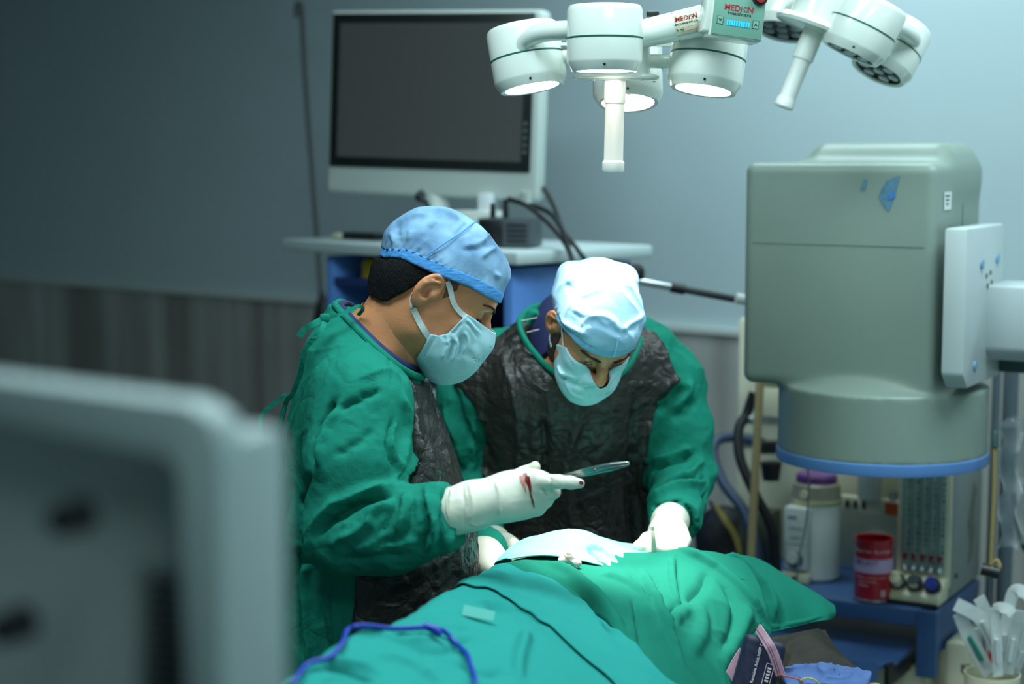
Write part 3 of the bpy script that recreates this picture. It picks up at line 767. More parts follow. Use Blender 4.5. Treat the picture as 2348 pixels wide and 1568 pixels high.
# clear plastic bag, rails at the right border
t = thing('plastic_bag', 'crumpled clear plastic bag hanging by the rope at the right edge', 'bag', P(2325, 1250, 3.6))
bag = []; fac = []
nu, nv = 26, 40
for j in range(nv + 1):
    for i in range(nu + 1):
        p = P(2286 + 90 * i / nu + 6 * math.sin(j * .4), 965 + 290 * j / nv + 10 * math.sin(i * .6), 3.6)
        s_ = np.array([[p.x, p.y, p.z]]); bag.append(p + Vector((0, -.05 * float(crumple(s_, 16, 5)[0]) + .03 * math.sin(i * .5), 0)))
for j in range(nv):
    for i in range(nu): a = j * (nu + 1) + i; fac.append((a, a + 1, a + nu + 2, a + nu + 1))
o = np_mesh('film', bag, fac, mat('clear_film', (215, 225, 228), .08, alpha=.28, spec=.9), t)
sd = o.modifiers.new('thickness', 'SOLIDIFY'); sd.thickness = .0006
MB().tube([P(2300, 975, 3.58), P(2325, 968, 3.57), P(2350, 985, 3.58)], [.006, .014, .008]).build('knot', mat('clear_film', (215, 225, 228)), t)
for k, (x, Y, r, lab) in enumerate(((2285, 4.0, .010, 'dark narrow upright rail right of the drum'), (2318, 4.05, .018, 'wide grey upright rail near the right edge'))):
    tag(MB().cyl(P(x, 900, Y) + Vector((0, 0, .15)), Vector((P(x, 900, Y).x, Y + .02, 0.0)), r).build('upright_rail', mat('rail_grey', (92, 104, 112), .4)), lab, 'rail', 'rails at the right edge')
tag(MB().tube([P(2325, 1130, 3.9), P(2330, 1190, 3.9), P(2352, 1260, 3.9), P(2400, 1290, 3.95)], .006).build('cable', m_rub), 'black cable curving off the right edge beside the clear bag', 'cable')

# ================================================================== FOREGROUND MONITOR (blurred)
t = thing('foreground_monitor', 'large pale framed equipment monitor seen from behind, out of focus at lower left', 'monitor', P(250, 2100, 1.0))
Yf = .98
tl = P(-420, 795, Yf + .12); trr = P(568, 925, Yf)
axx = (trr - tl); ax0 = Vector((axx.x, axx.y, 0))
Mfm = frame(trr, ax0, (0.018, 0, 1)); Rfm = Mfm.to_3x3()
L_ = axx.length; H_ = .30; bw = .023
drop = -axx.z
def fl(x, y, z): return Mfm @ Vector((x, y, z))
m_fr = mat('foreground_frame', (150, 166, 164), .4); m_fp = mat('foreground_panel', (168, 176, 172), .5, var=.1, vscale=8)
slope = drop / L_
b = MB()
b.prism([(0, -H_), (0, -.022), (-.006, -.006), (-.022, .003), (-L_, slope * L_), (-L_, slope * L_ - bw * .9), (-.034, -.024), (-bw, -.036), (-bw, -H_)], frame(trr, ax0, (0.018, 0, 1)), .03, .004)
b.build('frame', m_fr, t)
b = MB(); b.prism([(-bw + .002, -H_), (-bw + .002, -.03), (-L_, slope * L_ - .018), (-L_, -H_)], frame(fl(0, 0, -.004), ax0, (0.018, 0, 1)), .014)
b.build('back_panel', m_fp, t)
b = MB(); b.box(fl(-L_ / 2, -.16, -.03), (L_ - .01, .28, .055), Rfm, .01); b.build('shell', m_fr, t)
for px_, py_, r_ in ((165, 1185, .011), (30, 1435, .011)):
    c = P(px_, py_, Yf - .02); MB().cyl(c - Rfm.col[2] * .01, c + Rfm.col[2] * .012, r_, r_ * .8).build('knob', m_black, t)
for k in range(14):
    MB().box(fl(-.051, -.105 - .0065 * k, .0105), (.020, .0032, .002), Rfm).build('vent_slot', m_black, t)
MB().box(fl(-.0535, -.17, .008), (.036, .15, .004), Rfm, .001).build('vent_panel', mat('vent_dark', (66, 68, 66), .5), t)
MB().cyl(fl(-.2, -.29, -.03), fl(-.2, -.9, -.03), .03).build('stand_post', m_grey, t)
MB().box(Vector((fl(-.2, 0, -.03).x, fl(-.2, 0, -.03).y, .62)), (.35, .3, .2), None, .02).build('cart_body', m_grey, t)
MB().box(Vector((fl(-.2, 0, -.03).x, fl(-.2, 0, -.03).y, .27)), (.34, .29, .54), None, .02).build('cart_cabinet', m_grey, t)
# ================================================================== SURGICAL LIGHTS
m_lamp = mat('lamp_enamel', (226, 232, 222), 0.16, var=0.04, vscale=7, coat=0.5)
m_str = mat('lamp_green_stripe', (14, 92, 74), 0.35)
m_lens_on = mat('lens_lit', (255, 252, 240), 0.2, emit=20.0, ecol=(255, 250, 238))
m_lens_off = mat('lens_unlit', (120, 132, 138), 0.12, coat=0.5)
m_ref = mat('lens_surround', (24, 25, 26), 0.5)
LEDP = 32.0
def pod(cb_, up, R, H, lit, par):
    up = Vector(up).normalized(); M = Matrix.Translation(Vector(cb_)) @ up.to_track_quat('Z', 'Y').to_matrix().to_4x4()
    b = MB().lathe([(R * .74, .004), (R * .74, 0), (R * .86, -.001), (R * .985, .013), (R, .017), (R, H - .006), (R * .97, H), (R * .93, H + .003), (0, H + .003)], M, 56).build('lamp_pod', m_lamp, par)
    MB().lathe([(R, H * .50), (R + .0007, H * .505), (R + .0007, H * .525), (R, H * .53)], M, 56).build('stripe', m_str, b)
    MB().lathe([(0, .007), (R * .745, .007), (R * .745, .0035)], M, 40).build('lens_tray', m_ref, b)
    r0 = R * .188
    for k in range(7):
        c = (0, 0) if k == 0 else (R * .49 * math.cos(k * math.pi / 3), R * .49 * math.sin(k * math.pi / 3))
        Ml = M @ Matrix.Translation((c[0], c[1], 0))
        MB().lathe([(0, .001), (r0 * .9, .002), (r0, .0068)], Ml, 20).build('led_lens', m_lens_on if lit else m_lens_off, b)
    MB().lathe([(R * .70, .0055), (R * .74, .0028), (R * .745, .005)], M, 40).build('lens_ring', m_lens_on if lit else m_ref, b)
    # small screw on the bevel toward the camera side
    q = M.inverted() @ CAM; a = math.atan2(q.y, q.x)
    p = M @ Vector((R * .93 * math.cos(a), R * .93 * math.sin(a), .008)); n_ = (M.to_3x3() @ Vector((math.cos(a), math.sin(a), -.6))).normalized()
    MB().cyl(p, p + n_ * .0012, .0022, seg=10).build('screw_hole', m_black, b)
    if lit:
        d = bpy.data.lights.new('pod_beam', 'SPOT'); d.energy = LEDP; d.spot_size = math.radians(35); d.spot_blend = 1.0; d.shadow_soft_size = R * .22; d.color = (1.0, .97, .90)
        o = bpy.data.objects.new('pod_beam', d); C.objects.link(o); o.location = M @ Vector((0, 0, -.003)); o.rotation_euler = M.to_3x3().to_euler()
        o.parent = b; o.matrix_parent_inverse = world_of(b).inverted()
    return b
m_handle = mat('handle_white', (250, 250, 240), .35, sss=.3)
t = thing('surgical_light', 'lit four pod surgical ceiling light with control box above the bowed surgeon', 'surgical light', P(1413, 172, 3.03))
pod(P(1220, 202, 3.06), (-.17, .13, 1), .0640, .105, True, t)
pod(P(1386, 163, 2.90), (.0, .015, 1), .0625, .103, True, t)
pod(P(1612, 207, 3.03), (.15, .14, 1), .0655, .110, True, t)
pod(P(1440, 236, 3.17), (.0, .30, 1), .0630, .115, True, t)
hb = MB().lathe([(0, 0), (.070, 0), (.074, .003), (.074, .007), (.068, .010), (.058, .012), (.058, .085), (0, .09)], Matrix.Translation(P(1413, 184, 3.04)) @ Matrix.Rotation(.03, 4, 'X'), 48).build('hub', m_lamp, t)
for a in (-2.2, -.9, .2): 
    c = P(1413, 184, 3.04) + Vector((.068 * math.cos(a), .068 * math.sin(a), -.001)); MB().cyl(c, c - Vector((0, 0, .002)), .003, seg=10).build('screw', m_chrome, hb)
MB().tube([P(1199, 112, 3.02), P(1208, 92, 3.01), P(1232, 78, 2.99), P(1262, 72, 2.97), P(1320, 68, 2.93)], .0165, 18).build('link_arm', m_lamp, t)
MB().tube([P(1260, 120, 3.06), P(1300, 128, 3.06), P(1350, 120, 3.05)], .013, 14).build('link_arm', m_lamp, t)
MB().tube([P(1480, 140, 3.06), P(1530, 140, 3.06), P(1580, 135, 3.05)], .012, 14).build('link_arm', m_lamp, t)
MB().tube([P(1440, 130, 3.05), P(1440, 150, 3.17)], .014, 14, smooth=False).build('link_arm', m_lamp, t)
MB().box(P(1500, 104, 3.06), (.12, .03, .005)).build('link_plate', m_lamp, t)
MB().box(P(1287, 102, 3.06), (.06, .03, .005)).build('link_plate', m_lamp, t)
arm = MB().tube([P(1462, 80, 3.0), P(1560, 58, 2.98), P(1650, 38, 2.96)], [.0235, .0255, .0275], 32, smooth=False).build('arm', m_lamp, t)
MB().tube([P(1546.5, 61.5, 2.984), P(1548, 61, 2.984)], .0262, 32, smooth=False).build('arm_joint', m_black, arm)
dA = (P(1650, 38, 2.96) - P(1462, 80, 3.0)).normalized()
MB().box(P(1497, 33, 3.02), (.02, .02, .010), None, .002).build('latch', m_black, t)
# control box
o_ = P(1697, 8, 2.90); Mb = frame(o_, (1, .12, -.13), (.02, .05, 1)); Rbx = Mb.to_3x3()
bx = MB().box(Mb @ Vector((0, .010, -.028)), (.088, .135, .056), Rbx, .003).build('control_box', m_lamp, t)
MB().box(Mb @ Vector((-.047, .01, -.032)), (.012, .12, .046), Rbx, .003).build('box_side', m_lamp, bx)
fp = MB().box(Mb @ Vector((0, .010, .0006)), (.085, .130, .0016), Rbx, .001).build('keypad', mat('keypad_green', (120, 168, 148), .45), bx)
m_lr = mat('logo_red', (176, 30, 40), .5); m_lg = mat('logo_grey', (60, 76, 74), .5)
Mk = Mb @ Matrix.Translation((0, 0, .0016))
text('MEDi', .0135, Mk @ Matrix.Translation((-.0105, -.009, 0)), m_lr, fp)
text('N', .0135, Mk @ Matrix.Translation((.0185, -.009, 0)), m_lr, fp)
for k in range(6):
    a = k * math.pi / 3; c = Mk @ Vector((.0105 + .0032 * math.cos(a), -.009 + .0036 * math.sin(a), .0002)); MB().cyl(c, c + Rbx.col[2] * .0003, .0011, seg=8).build('logo_dot', m_lr if k % 2 else m_lg, fp)
text('Healthcare', .0078, Mk @ Matrix.Translation((.001, -.0175, 0)), m_lg, fp, xs=1.15)
text('SPEED', .006, Mk @ Matrix.Translation((.012, .009, 0)), m_lr, fp) if False else text('LED', .0085, Mk @ Matrix.Translation((.009, .0115, 0)), m_lr, fp)
m_led = mat('led_bar_blue', (30, 170, 255), .3, emit=1.1, ecol=(20, 160, 255))
for k in range(10): MB().box(Mk @ Vector((-.0175 + .0040 * k, -.0335, .0004)), (.0024, .0082, .0008), Rbx).build('led_bar', m_led, fp)
for s_, ch_ in ((-1, 'v'), (1, '^')):
    c = Vector((s_ * .030, -.031, .0002))
    k_ = MB().box(Mk @ c, (.0105, .0135, .0006), Rbx, .0002).build('button', m_lg, fp)
    MB().box(Mk @ (c + Vector((0, 0, .0004))), (.0088, .0118, .0004), Rbx).build('button_face', mat('keypad_green', (120, 168, 148)), k_)
    q = .003
    MB().prism([(-q, -s_ * q), (0, s_ * q), (q, -s_ * q), (0, -s_ * q * .3)][::s_], Mk @ Matrix.Translation(c + Vector((0, 0, .0006))), .0003).build('arrow', m_black, k_)
c = Mk @ Vector((.031, .0135, 0)); kn = MB().cyl(c, c + Rbx.col[2] * .003, .013).build('dial_base', m_black, bx)
MB().cyl(c, c + Rbx.col[2] * .009, .0095, .009).build('red_dial', mat('dial_red', (150, 26, 24), .35), kn)
ring = MB(); ring.tube([Mk @ Vector((-.027 + .0085 * math.cos(a), .016 + .0085 * math.sin(a), .0002)) for a in [k * math.pi / 8 for k in range(16)]], .0004, 6, True, 2); ring.build('emblem_ring', m_lg, fp)
# sticker on the arm
ctr = P(1574, 55, 2.975); nrm = (CAM - ctr).normalized(); upv = dA.cross(nrm) * -1
if upv.z < 0: upv = -upv
Ma = frame(ctr + nrm * .0255, dA, upv)
stk = MB()
Rr = .0268
def onarm(x, y): # wrap sticker on the arm
    a = y / Rr
    return ctr + dA * x + nrm * (Rr * math.cos(a)) + upv.normalized() * (Rr * math.sin(a))
g = [[stk.bm.verts.new(onarm(-.019 + .038 * i / 4, -.019 + .038 * j / 10)) for i in range(5)] for j in range(11)]
for j in range(10):
    for i in range(4): stk.bm.faces.new([g[j][i], g[j][i + 1], g[j + 1][i + 1], g[j + 1][i]])
stk = stk.build('sticker', mat('sticker_cream', (214, 212, 186), .5), arm)
sd = stk.modifiers.new('t', 'SOLIDIFY'); sd.thickness = .0003
Mst = frame(ctr + nrm * (Rr + .0007), dA, upv)
text('MEDi', .0115, Mst @ Matrix.Translation((-.006, .010, -.0015)), m_lr, stk, shear=.2)
text('N', .0115, Mst @ Matrix.Translation((.0155, .010, -.0015)), m_lr, stk, shear=.2)
for k in range(5):
    a = k * 1.2566; c = Mst @ Vector((.0092 + .003 * math.cos(a), .010 + .003 * math.sin(a), -.0012)); MB().cyl(c, c + nrm * .0004, .001, seg=8).build('logo_dot', m_lr, stk)
text('HEALTHCARE PVT. LTD.', .0040, Mst @ Matrix.Translation((0, .0022, .0)), m_lg, stk)
text('Sr. No.', .0042, Mst @ Matrix.Translation((-.0125, -.0070, -.0008)), m_lg, stk)
fr = MB()
for (x, y, w, h) in ((.005, -.0045, .024, .0005), (.005, -.0110, .024, .0005), (-.007, -.0078, .0005, .0066), (.017, -.0078, .0005, .0066)): fr.box(Mst @ Vector((x, y, -.0012)), (w, h, .0008), Mst.to_3x3())
fr.build('box_outline', m_lr, stk)
# ceiling arm
MB().tube([P(1680, -40, 2.96), P(1720, -160, 3.0), P(1760, -420, 3.2)], .022, 20).build('riser_arm', m_lamp, t)
qq = P(1760, -420, 3.2); MB().cyl(Vector((qq.x, qq.y, qq.z)), Vector((qq.x, qq.y, 2.95)), .035).build('ceiling_post', m_lamp, t)
# handle
hd = MB().lathe([(0, 0), (.0185, 0), (.0185, -.040), (.0175, -.042), (.0165, -.0425), (.0160, -.044), (.0165, -.138), (.0188, -.141), (.0190, -.154), (.0165, -.158), (0, -.159)],
     Matrix.Translation(P(1411, 180, 2.99)) @ Matrix.Rotation(.018, 4, 'Y'), 40).build('handle', m_handle, t)

t = thing('surgical_light', 'unlit surgical light tilted with pale handle, partly above the frame on the right', 'surgical light', P(1850, 40, 3.3))
pod(P(1949, 124, 3.25), (.437, -.02, .90), .0635, .103, False, t)
pod(P(2013, 166, 3.42), (.46, .20, .87), .0640, .105, False, t)
pod(P(1792, 72, 3.42), (.26, .26, .95), .0640, .105, False, t)
pod(P(1890, -20, 3.60), (.30, .35, .95), .0640, .105, False, t)
axh = (P(1868, 70, 3.3) - P(1800, 240, 3.3)).normalized()
Mh = Matrix.Translation(P(1862, 82, 3.3)) @ axh.to_track_quat('Z', 'Y').to_matrix().to_4x4()
MB().lathe([(0, -.004), (.030, -.004), (.075, -.002), (.078, .004), (.072, .012), (.055, .016), (.052, .11), (0, .12)], Mh @ Matrix.Translation((0, 0, .012)), 48).build('hub', m_lamp, t)
MB().lathe([(0, .01), (.0200, .01), (.0200, -.046), (.0178, -.049), (.0165, -.05), (.0158, -.12), (.0165, -.124), (.0186, -.127), (.0188, -.140), (.016, -.143), (0, -.143)], Mh, 40).build('handle', m_handle, t)
MB().tube([P(2035, 50, 3.30), P(2068, 66, 3.33), P(2092, 88, 3.38), P(2080, 115, 3.42)], .0165, 16).build('link_arm', m_lamp, t)
MB().tube([P(1880, 10, 3.32), P(1930, 25, 3.30)], .018, 16, smooth=False).build('link_arm', m_lamp, t)
MB().tube([P(1850, 10, 3.32), P(1800, 30, 3.40)], .018, 16, smooth=False).build('link_arm', m_lamp, t)
MB().tube([P(1880, -10, 3.32), P(1930, -130, 3.32), P(1990, -420, 3.5)], .022, 16).build('riser_arm', m_lamp, t)
qq = P(1990, -420, 3.5); MB().cyl(qq, Vector((qq.x, qq.y, 2.95)), .035).build('ceiling_post', m_lamp, t)

# ================================================================== PEOPLE
m_skin1 = mat('skin_brown', (216, 142, 98), .42, sss=.12, var=.10, vscale=14, bump=.12, bscale=220)
m_skin2 = mat('skin_tan', (204, 136, 94), .40, sss=.12, var=.12, vscale=14, bump=.15, bscale=200)
m_hair = mat('hair_black', (17, 16, 17), .6, bump=.8, bscale=700, stretch=(1, 1, .3), spec=.2)
m_gown = mat('gown_green', (30, 126, 106), .85, var=.08, vscale=5, bump=.35, bscale=30, crinkle=.45, cscale=11, cwid=.2, weave=.15, spec=.06)
m_panel = mat('panel_charcoal', (44, 42, 38), .40, crinkle=.5, cscale=24, spec=.5, var=.15, vscale=10, cwid=.1)
m_navy = mat('scrubs_navy', (34, 42, 92), .8, bump=.2)
m_mask = mat('mask_pale_blue', (172, 214, 222), .8, sss=.1, weave=.1, spec=.15)
m_strap = mat('strap_white', (222, 226, 222), .7, weave=.3)
m_cap = mat('cap_blue', (150, 190, 218), .75, bump=.3, bscale=34, weave=.3, var=1, var2=(80, 116, 152), vscale=13, spec=.2)
m_band = mat('cap_band_blue', (76, 150, 216), .7, bump=.4, bscale=60, stretch=(1, 1, 4), weave=.3)
m_glove = mat('glove_latex', (226, 222, 204), .38, sss=.25, bump=.10, bscale=60, spec=.45)
m_brow = mat('eyebrow', (48, 34, 28), .8, bump=1, bscale=400)
m_eye = mat('eye_white', (214, 208, 200), .15); m_iris = mat('iris_brown', (32, 20, 14), .15)

def head_frame(anchor, fwd, roll=0.0, k=1.0):
    f = Vector(fwd).normalized(); l = Vector((0, 0, 1)).cross(f).normalized(); u = f.cross(l).normalized()
    if roll:
        q = Matrix.Rotation(roll, 3, f); l = q @ l; u = q @ u
    return np.array([list(f), list(l), list(u)]).T, A(anchor), k
def to_local(p, F): return ((p - F[1]) @ F[0]) / F[2]
def to_world(q, F): return np.asarray(q, float) * F[2] @ F[0].T + F[1]
def sd_head(q):
    d = sd_ell(q, (-.008, 0, .042), (.098, .076, .086))
    d = smin(d, sd_ell(q, (.040, 0, .045), (.056, .064, .058)), .03)
    d = smin(d, sd_ell(q, (.040, 0, -.020), (.050, .060, .066)), .03)
    for s in (-1, 1):
        d = smin(d, sd_chain(q, [(.010, s * .052, -.030), (.022, s * .050, -.056), (.080, s * .018, -.086)], [.018, .016, .016]), .03)
        d = smin(d, sd_ell(q, (.070, s * .040, -.010), (.020, .020, .018)), .02)
        d = smin(d, sd_ell(q, (.060, s * .036, -.045), (.028, .020, .035)), .02)
    d = smin(d, sd_sph(q, (.088, 0, -.084), .019), .02)
    d = smin(d, sd_cap(q, (.088, -.030, .036), (.088, .030, .036), .0125), .014)
    d = smax(d, -sd_ell(q, (.103, .032, .018), (.016, .017, .012)), .012)
    d = smax(d, -sd_ell(q, (.103, -.032, .018), (.016, .017, .012)), .012)
    for s in (-1, 1):
        lid = sd_sph(q, (.0790, s * .0315, .0185), .0135)
        d = smin(d, lid, .004)
        slit = sd_ell(q, (.094, s * .0320, .0105), (.010, .0125, .0018))
        d = smax(d, -slit, .0015)
    d = smin(d, sd_chain(q, [(.094, 0, .028), (.108, 0, .006), (.117, 0, -.014)], [.0085, .0100, .0125], .006), .012)
    for s in (-1, 1): d = smin(d, sd_ell(q, (.107, s * .014, -.017), (.011, .0085, .008)), .007)
    d = smin(d, sd_ell(q, (.099, 0, -.042), (.010, .024, .0055)), .006)
    d = smin(d, sd_ell(q, (.098, 0, -.052), (.010, .020, .006)), .005)
    return d
def sd_ears(q):
    d = None
    c_, s_ = math.cos(.22), math.sin(.22)
    Re = np.array([[c_, 0, s_], [0, 1, 0], [-s_, 0, c_]])
    for s in (-1, 1):
        c = np.array([-.008, s * .083, .006])
        y = np.array([q[:, 0], q[:, 1], q[:, 2]]).T - c
        y = y @ Re
        y[:, 1] = s * y[:, 1] + y[:, 0] * .35
        e = sd_ell(y, (0, 0, 0), (.0195, .0075, .0310))
        e = smin(e, sd_ell(y, (.005, -.002, -.026), (.010, .006, .011)), .006)
        e = smax(e, -sd_ell(y, (.002, .0085, .004), (.0142, .0100, .0235)), .003)
        e = smax(e, -sd_ell(y, (.004, .002, -.005), (.0080, .013, .0105)), .003)
        e = smin(e, sd_chain(y, [(-.009, .003, -.012), (-.0105, .004, .002), (-.005, .004, .013), (.004, .003, .019)], [.0028, .0030, .0030, .0025], .003), .003)
        e = smin(e, sd_ell(y, (.0135, .003, -.004), (.004, .004, .006)), .004)
        e = smin(e, sd_cap(y, (.012, -.008, .0), (.004, -.016, -.004), .013, .014), .006)
        d = e if d is None else np.minimum(d, e)
    return d

def build_head(par, F, neck, m_skin, extra=None, body_parts=None, name='body'):
    """body: head and neck at fine grid, trunk, arms and legs coarser, one mesh object"""
    def f(p):
        q = to_local(p, F)
        d = sd_head(q)
        d = smin(d, sd_chain(p, neck[0], neck[1], .03), .035)
        d = smin(d, sd_ears(q), .004)
        return d
    c = F[1]
    lo = c - np.array([.14, .14, .20]); hi = c + np.array([.155, .14, .15])
    v1, q1 = surface(f, lo, hi, .0024); v1 = settle(f, v1, .0024)
    v2, q2 = surface(body_parts[0], body_parts[1], body_parts[2], .012)
    v = np.concatenate([v1, v2]); q = np.concatenate([q1, q2 + len(v1)])
    o = np_mesh(name, v, q, m_skin, par)
    return f, o
def hit(f, px, py, off=0.0, y0=2.0, y1=4.0, n=1600):
    """first point of the surface f=off seen through a pixel"""
    Y = np.linspace(y0, y1, n); a = A(P(px, py, 1.0)) - A(CAM)
    pts = A(CAM) + a[None] * Y[:, None]
    d = f(pts) - off; k = np.where(d < 0)[0]
    return Vector(pts[k[0]]) if len(k) else None
def ear_loop(F, side, m, par, pts, w=.0075, f=None, off=.0016):
    wp = []
    for q in pts:
        p = to_world((q[0], side * q[1], q[2]), F)[None]
        for _ in range(6):
            d = f(p)[0] - off; g = grad(f, p)[0]; p = p - (g * d)[None] * .8
        wp.append((Vector(p[0]), Vector(grad(f, p)[0])))
    return MB().ribbon([a for a, b in wp], [b for a, b in wp], w, .001, 6).build('ear_loop', m, par)

# ---------------------------------------------------------------- person in profile
T1 = math.radians(38)
F1 = head_frame(P(988, 666, 2.85), (math.cos(T1), .03, -math.sin(T1)), 0, .985)
p1 = thing('person', 'person in profile with blue cap and green gown, holding out a long steel instrument', 'person', (-.24, 2.90, 0))
def ring(py, xl, xr, Y, b):
    c = P((xl + xr) / 2, py, Y); return (c.z, c.x, Y, (xr - xl) / 2 * Y / FPX, b)
Z2 = 2063 / 500.
def z2(l): return [(1160 + a / Z2, 580 + b / Z2) for a, b in l]
neck1 = ([P(958, 672, 2.85), P(930, 720, 2.855), P(880, 790, 2.87)], [.058, .058, .066])
sh1, el1, cf1 = P(835, 915, 2.715), P(788, 1222, 2.655), P(1035, 1178, 2.60)
sh1b, el1b, cf1b = P(850, 910, 3.05), P(930, 1180, 3.13), P(1105, 1262, 3.02)
tor1 = [ring(1900, 560, 1130, 2.9, .22), ring(1700, 585, 1120, 2.9, .215), ring(1568, 604, 1106, 2.9, .21), ring(1450, 612, 1098, 2.9, .20), ring(1300, 627, 1094, 2.89, .195), ring(1200, 637, 1084, 2.88, .19),
        ring(1080, 645, 1048, 2.88, .185), ring(1000, 654, 1020, 2.88, .19), ring(920, 672, 986, 2.88, .195), ring(860, 688, 968, 2.88, .19), ring(805, 700, 948, 2.88, .165), ring(765, 712, 915, 2.88, .125), ring(728, 738, 870, 2.87, .07), ring(700, 770, 840, 2.87, .04)]
LW = P(0, 2300, 2.9).z
tor1 += [(.55, tor1[0][1] - .005, 2.9, .205, .225), (.34, tor1[0][1] - .005, 2.9, .21, .23)]
nlA = A(P(796, 712, 2.86)); nlB = A(P(962, 852, 2.86))
nd = nlB - nlA; nn = np.array([-nd[2], 0, nd[0]]); nn = nn / np.linalg.norm(nn)
if nn[2] < 0: nn = -nn
def f_gown1(p):
    d = sd_stack(p, tor1)
    arm_ = sd_chain(p, [sh1, P(812, 1060, 2.68), el1, P(900, 1215, 2.63), cf1], [.074, .073, .060, .062, .052], .03)
    armb = sd_chain(p, [sh1b, el1b, cf1b], [.072, .062, .045], .03)
    d = smin(d, arm_, .035); d = smin(d, armb, .03)
    d = smax(d, (p - nlA) @ nn, .012)
    dirc = (A(cf1) - A(P(940, 1200, 2.62))); dirc = dirc / np.linalg.norm(dirc)
    return d
def cuffcut1(p):
    dirc = (A(cf1) - A(P(940, 1200, 2.62))); dirc = dirc / np.linalg.norm(dirc)
    # cut the rounded end of the near sleeve flat only near the cuff
    near = np.linalg.norm(p - A(cf1), axis=1) < .12
    return near, (p - A(cf1)) @ dirc - .002
def f_gown1c(p):
    d = f_gown1(p); near, k = cuffcut1(p)
    return np.where(near & (p[:, 1] < 2.72), smax(d, k, .01), d)
Z = 1.7667
def z1(l): return [(580 + a / Z, 680 + b / Z) for a, b in l]
st1 = [(z1([(330, 420), (262, 560), (232, 690)]), .012, -.016), (z1([(355, 430), (290, 560), (262, 690)]), .012, .010),
       (z1([(520, 380), (430, 420), (330, 470)]), .010, -.008), (z1([(590, 330), (540, 300), (420, 340)]), .012, .006), (z1([(600, 385), (615, 500), (600, 640), (560, 790)]), .012, .010),
       (z1([(560, 500), (545, 600), (570, 700)]), .007, -.007), (z1([(575, 500), (560, 600), (588, 700)]), .007, .006), (z1([(480, 540), (420, 600), (330, 640)]), .012, -.006),
       (z1([(660, 540), (655, 620), (600, 770)]), .009, .009),
       (z1([(570, 800), (440, 830), (340, 890), (262, 965)]), .013, -.022), (z1([(560, 770), (420, 795), (300, 860), (240, 950)]), .016, .012), (z1([(570, 830), (500, 870), (430, 950), (300, 1000)]), .012, .010),
       (z1([(590, 800), (570, 870), (510, 960)]), .009, -.010), (z1([(620, 800), (612, 880), (580, 960)]), .009, .009), (z1([(650, 800), (640, 900), (600, 980), (450, 1010)]), .009, -.008),
       (z1([(700, 780), (720, 860), (740, 940), (705, 1040)]), .009, .012), (z1([(690, 800), (700, 880), (705, 960), (670, 1040)]), .009, -.010), (z1([(790, 790), (800, 880), (800, 960), (780, 1040)]), .010, .006),
       (z1([(760, 800), (765, 900), (750, 1040)]), .006, -.006), (z1([(400, 1020), (540, 1000), (680, 985)]), .010, .005), (z1([(350, 1060), (480, 1060), (620, 1040)]), .012, -.005),
       (z1([(150, 330), (120, 560), (100, 800), (80, 1100), (60, 1500)]), .009, -.008), (z1([(230, 700), (190, 900), (185, 1200), (210, 1500)]), .012, -.014), (z1([(250, 900), (215, 1100), (225, 1350), (240, 1560)]), .012, .010),
       (z1([(165, 800), (160, 1050), (130, 1300), (120, 1560)]), .012, .010), (z1([(140, 700), (130, 1000), (105, 1300), (95, 1560)]), .010, -.008), (z1([(290, 1150), (280, 1300), (300, 1450)]), .010, -.006), (z1([(320, 1180), (330, 1300), (340, 1450)]), .010, .005),
       (z1([(150, 200), (190, 230), (300, 210), (420, 190)]), .006, .003), (z1([(540, 210), (560, 300), (555, 375)]), .0035, -.0035)]
def dir_folds(v, sc, s=0): return crumple(v, sc, s, 2, .5)
def axial(v, d, along, across, s_=0, w_=.7, o=2):
    """creases running along direction d"""
    d = np.asarray(d, float); d = d / np.linalg.norm(d)
    t_ = (v @ d)[:, None]; q = v - t_ * d
    return crumple(q * across + d * t_ * along, 1.0, s_, o, w_)
def disp_gown1(v, n):
    up_ = sd_chain(v, [sh1, P(812, 1060, 2.68), el1], [.07, .07, .06]); fo_ = sd_chain(v, [el1, cf1], [.06, .055])
    ku = np.clip(1 - np.abs(up_) / .03, 0, 1); kf = np.clip(1 - np.abs(fo_) / .03, 0, 1) * (fo_ < up_ + .02); kt = 1 - np.maximum(ku, kf)
    d = kt * .010 * (axial(v, (-.05, 0, 1), 2.2, 13, 21) - .25)
    d += ku * .0055 * (axial(v, (-.42, 0, -.9), 3.5, 15, 5) - .25) + kf * .009 * (axial(v, (.75, 0, -.55), 4, 17, 6) - .25)
    d += .0028 * (crumple(v, 26, 9, 2, .9) - .3)
    return d + strokes(v, n, st1, .5, 1.3)
g1 = sdf_obj('gown', f_gown1c, (-.56, 2.50, .33), (.12, 3.24, 1.52), .0048, m_gown, p1, disp_gown1)
# charcoal front panel of the gown
def reg_panel1(p):
    x, y, _ = project(p)
    top = sd_poly(x, y, [(868, 775), (980, 860), (1400, 860), (1400, 2200), (790, 2200), (808, 1440), (818, 1300), (905, 1120), (925, 960), (912, 897), (888, 893), (884, 830)])
    wz = p[:, 1] - 2.62
    armd = np.minimum(sd_chain(p, [sh1, P(812, 1060, 2.68), el1, P(900, 1215, 2.63), cf1], [.074, .073, .060, .062, .052], .03),
                      sd_chain(p, [sh1b, el1b, cf1b], [.072, .062, .045], .03))
    tor = sd_stack(p, tor1)
    return np.maximum(np.maximum(top * .0007, tor - armd + .004), (p - nlA) @ nn + .012)
disp_cr = lambda v, n: disp_gown1(v, n) + .009 * (crumple(v, (28, 28, 20), 8, 3, .9) - .10)
sdf_obj('front_panel', shell(f_gown1c, .0035, reg_panel1, .012), (-.40, 2.62, .60), (.12, 3.20, 1.42), .0050, m_panel, p1, disp_cr, f_gown1c)
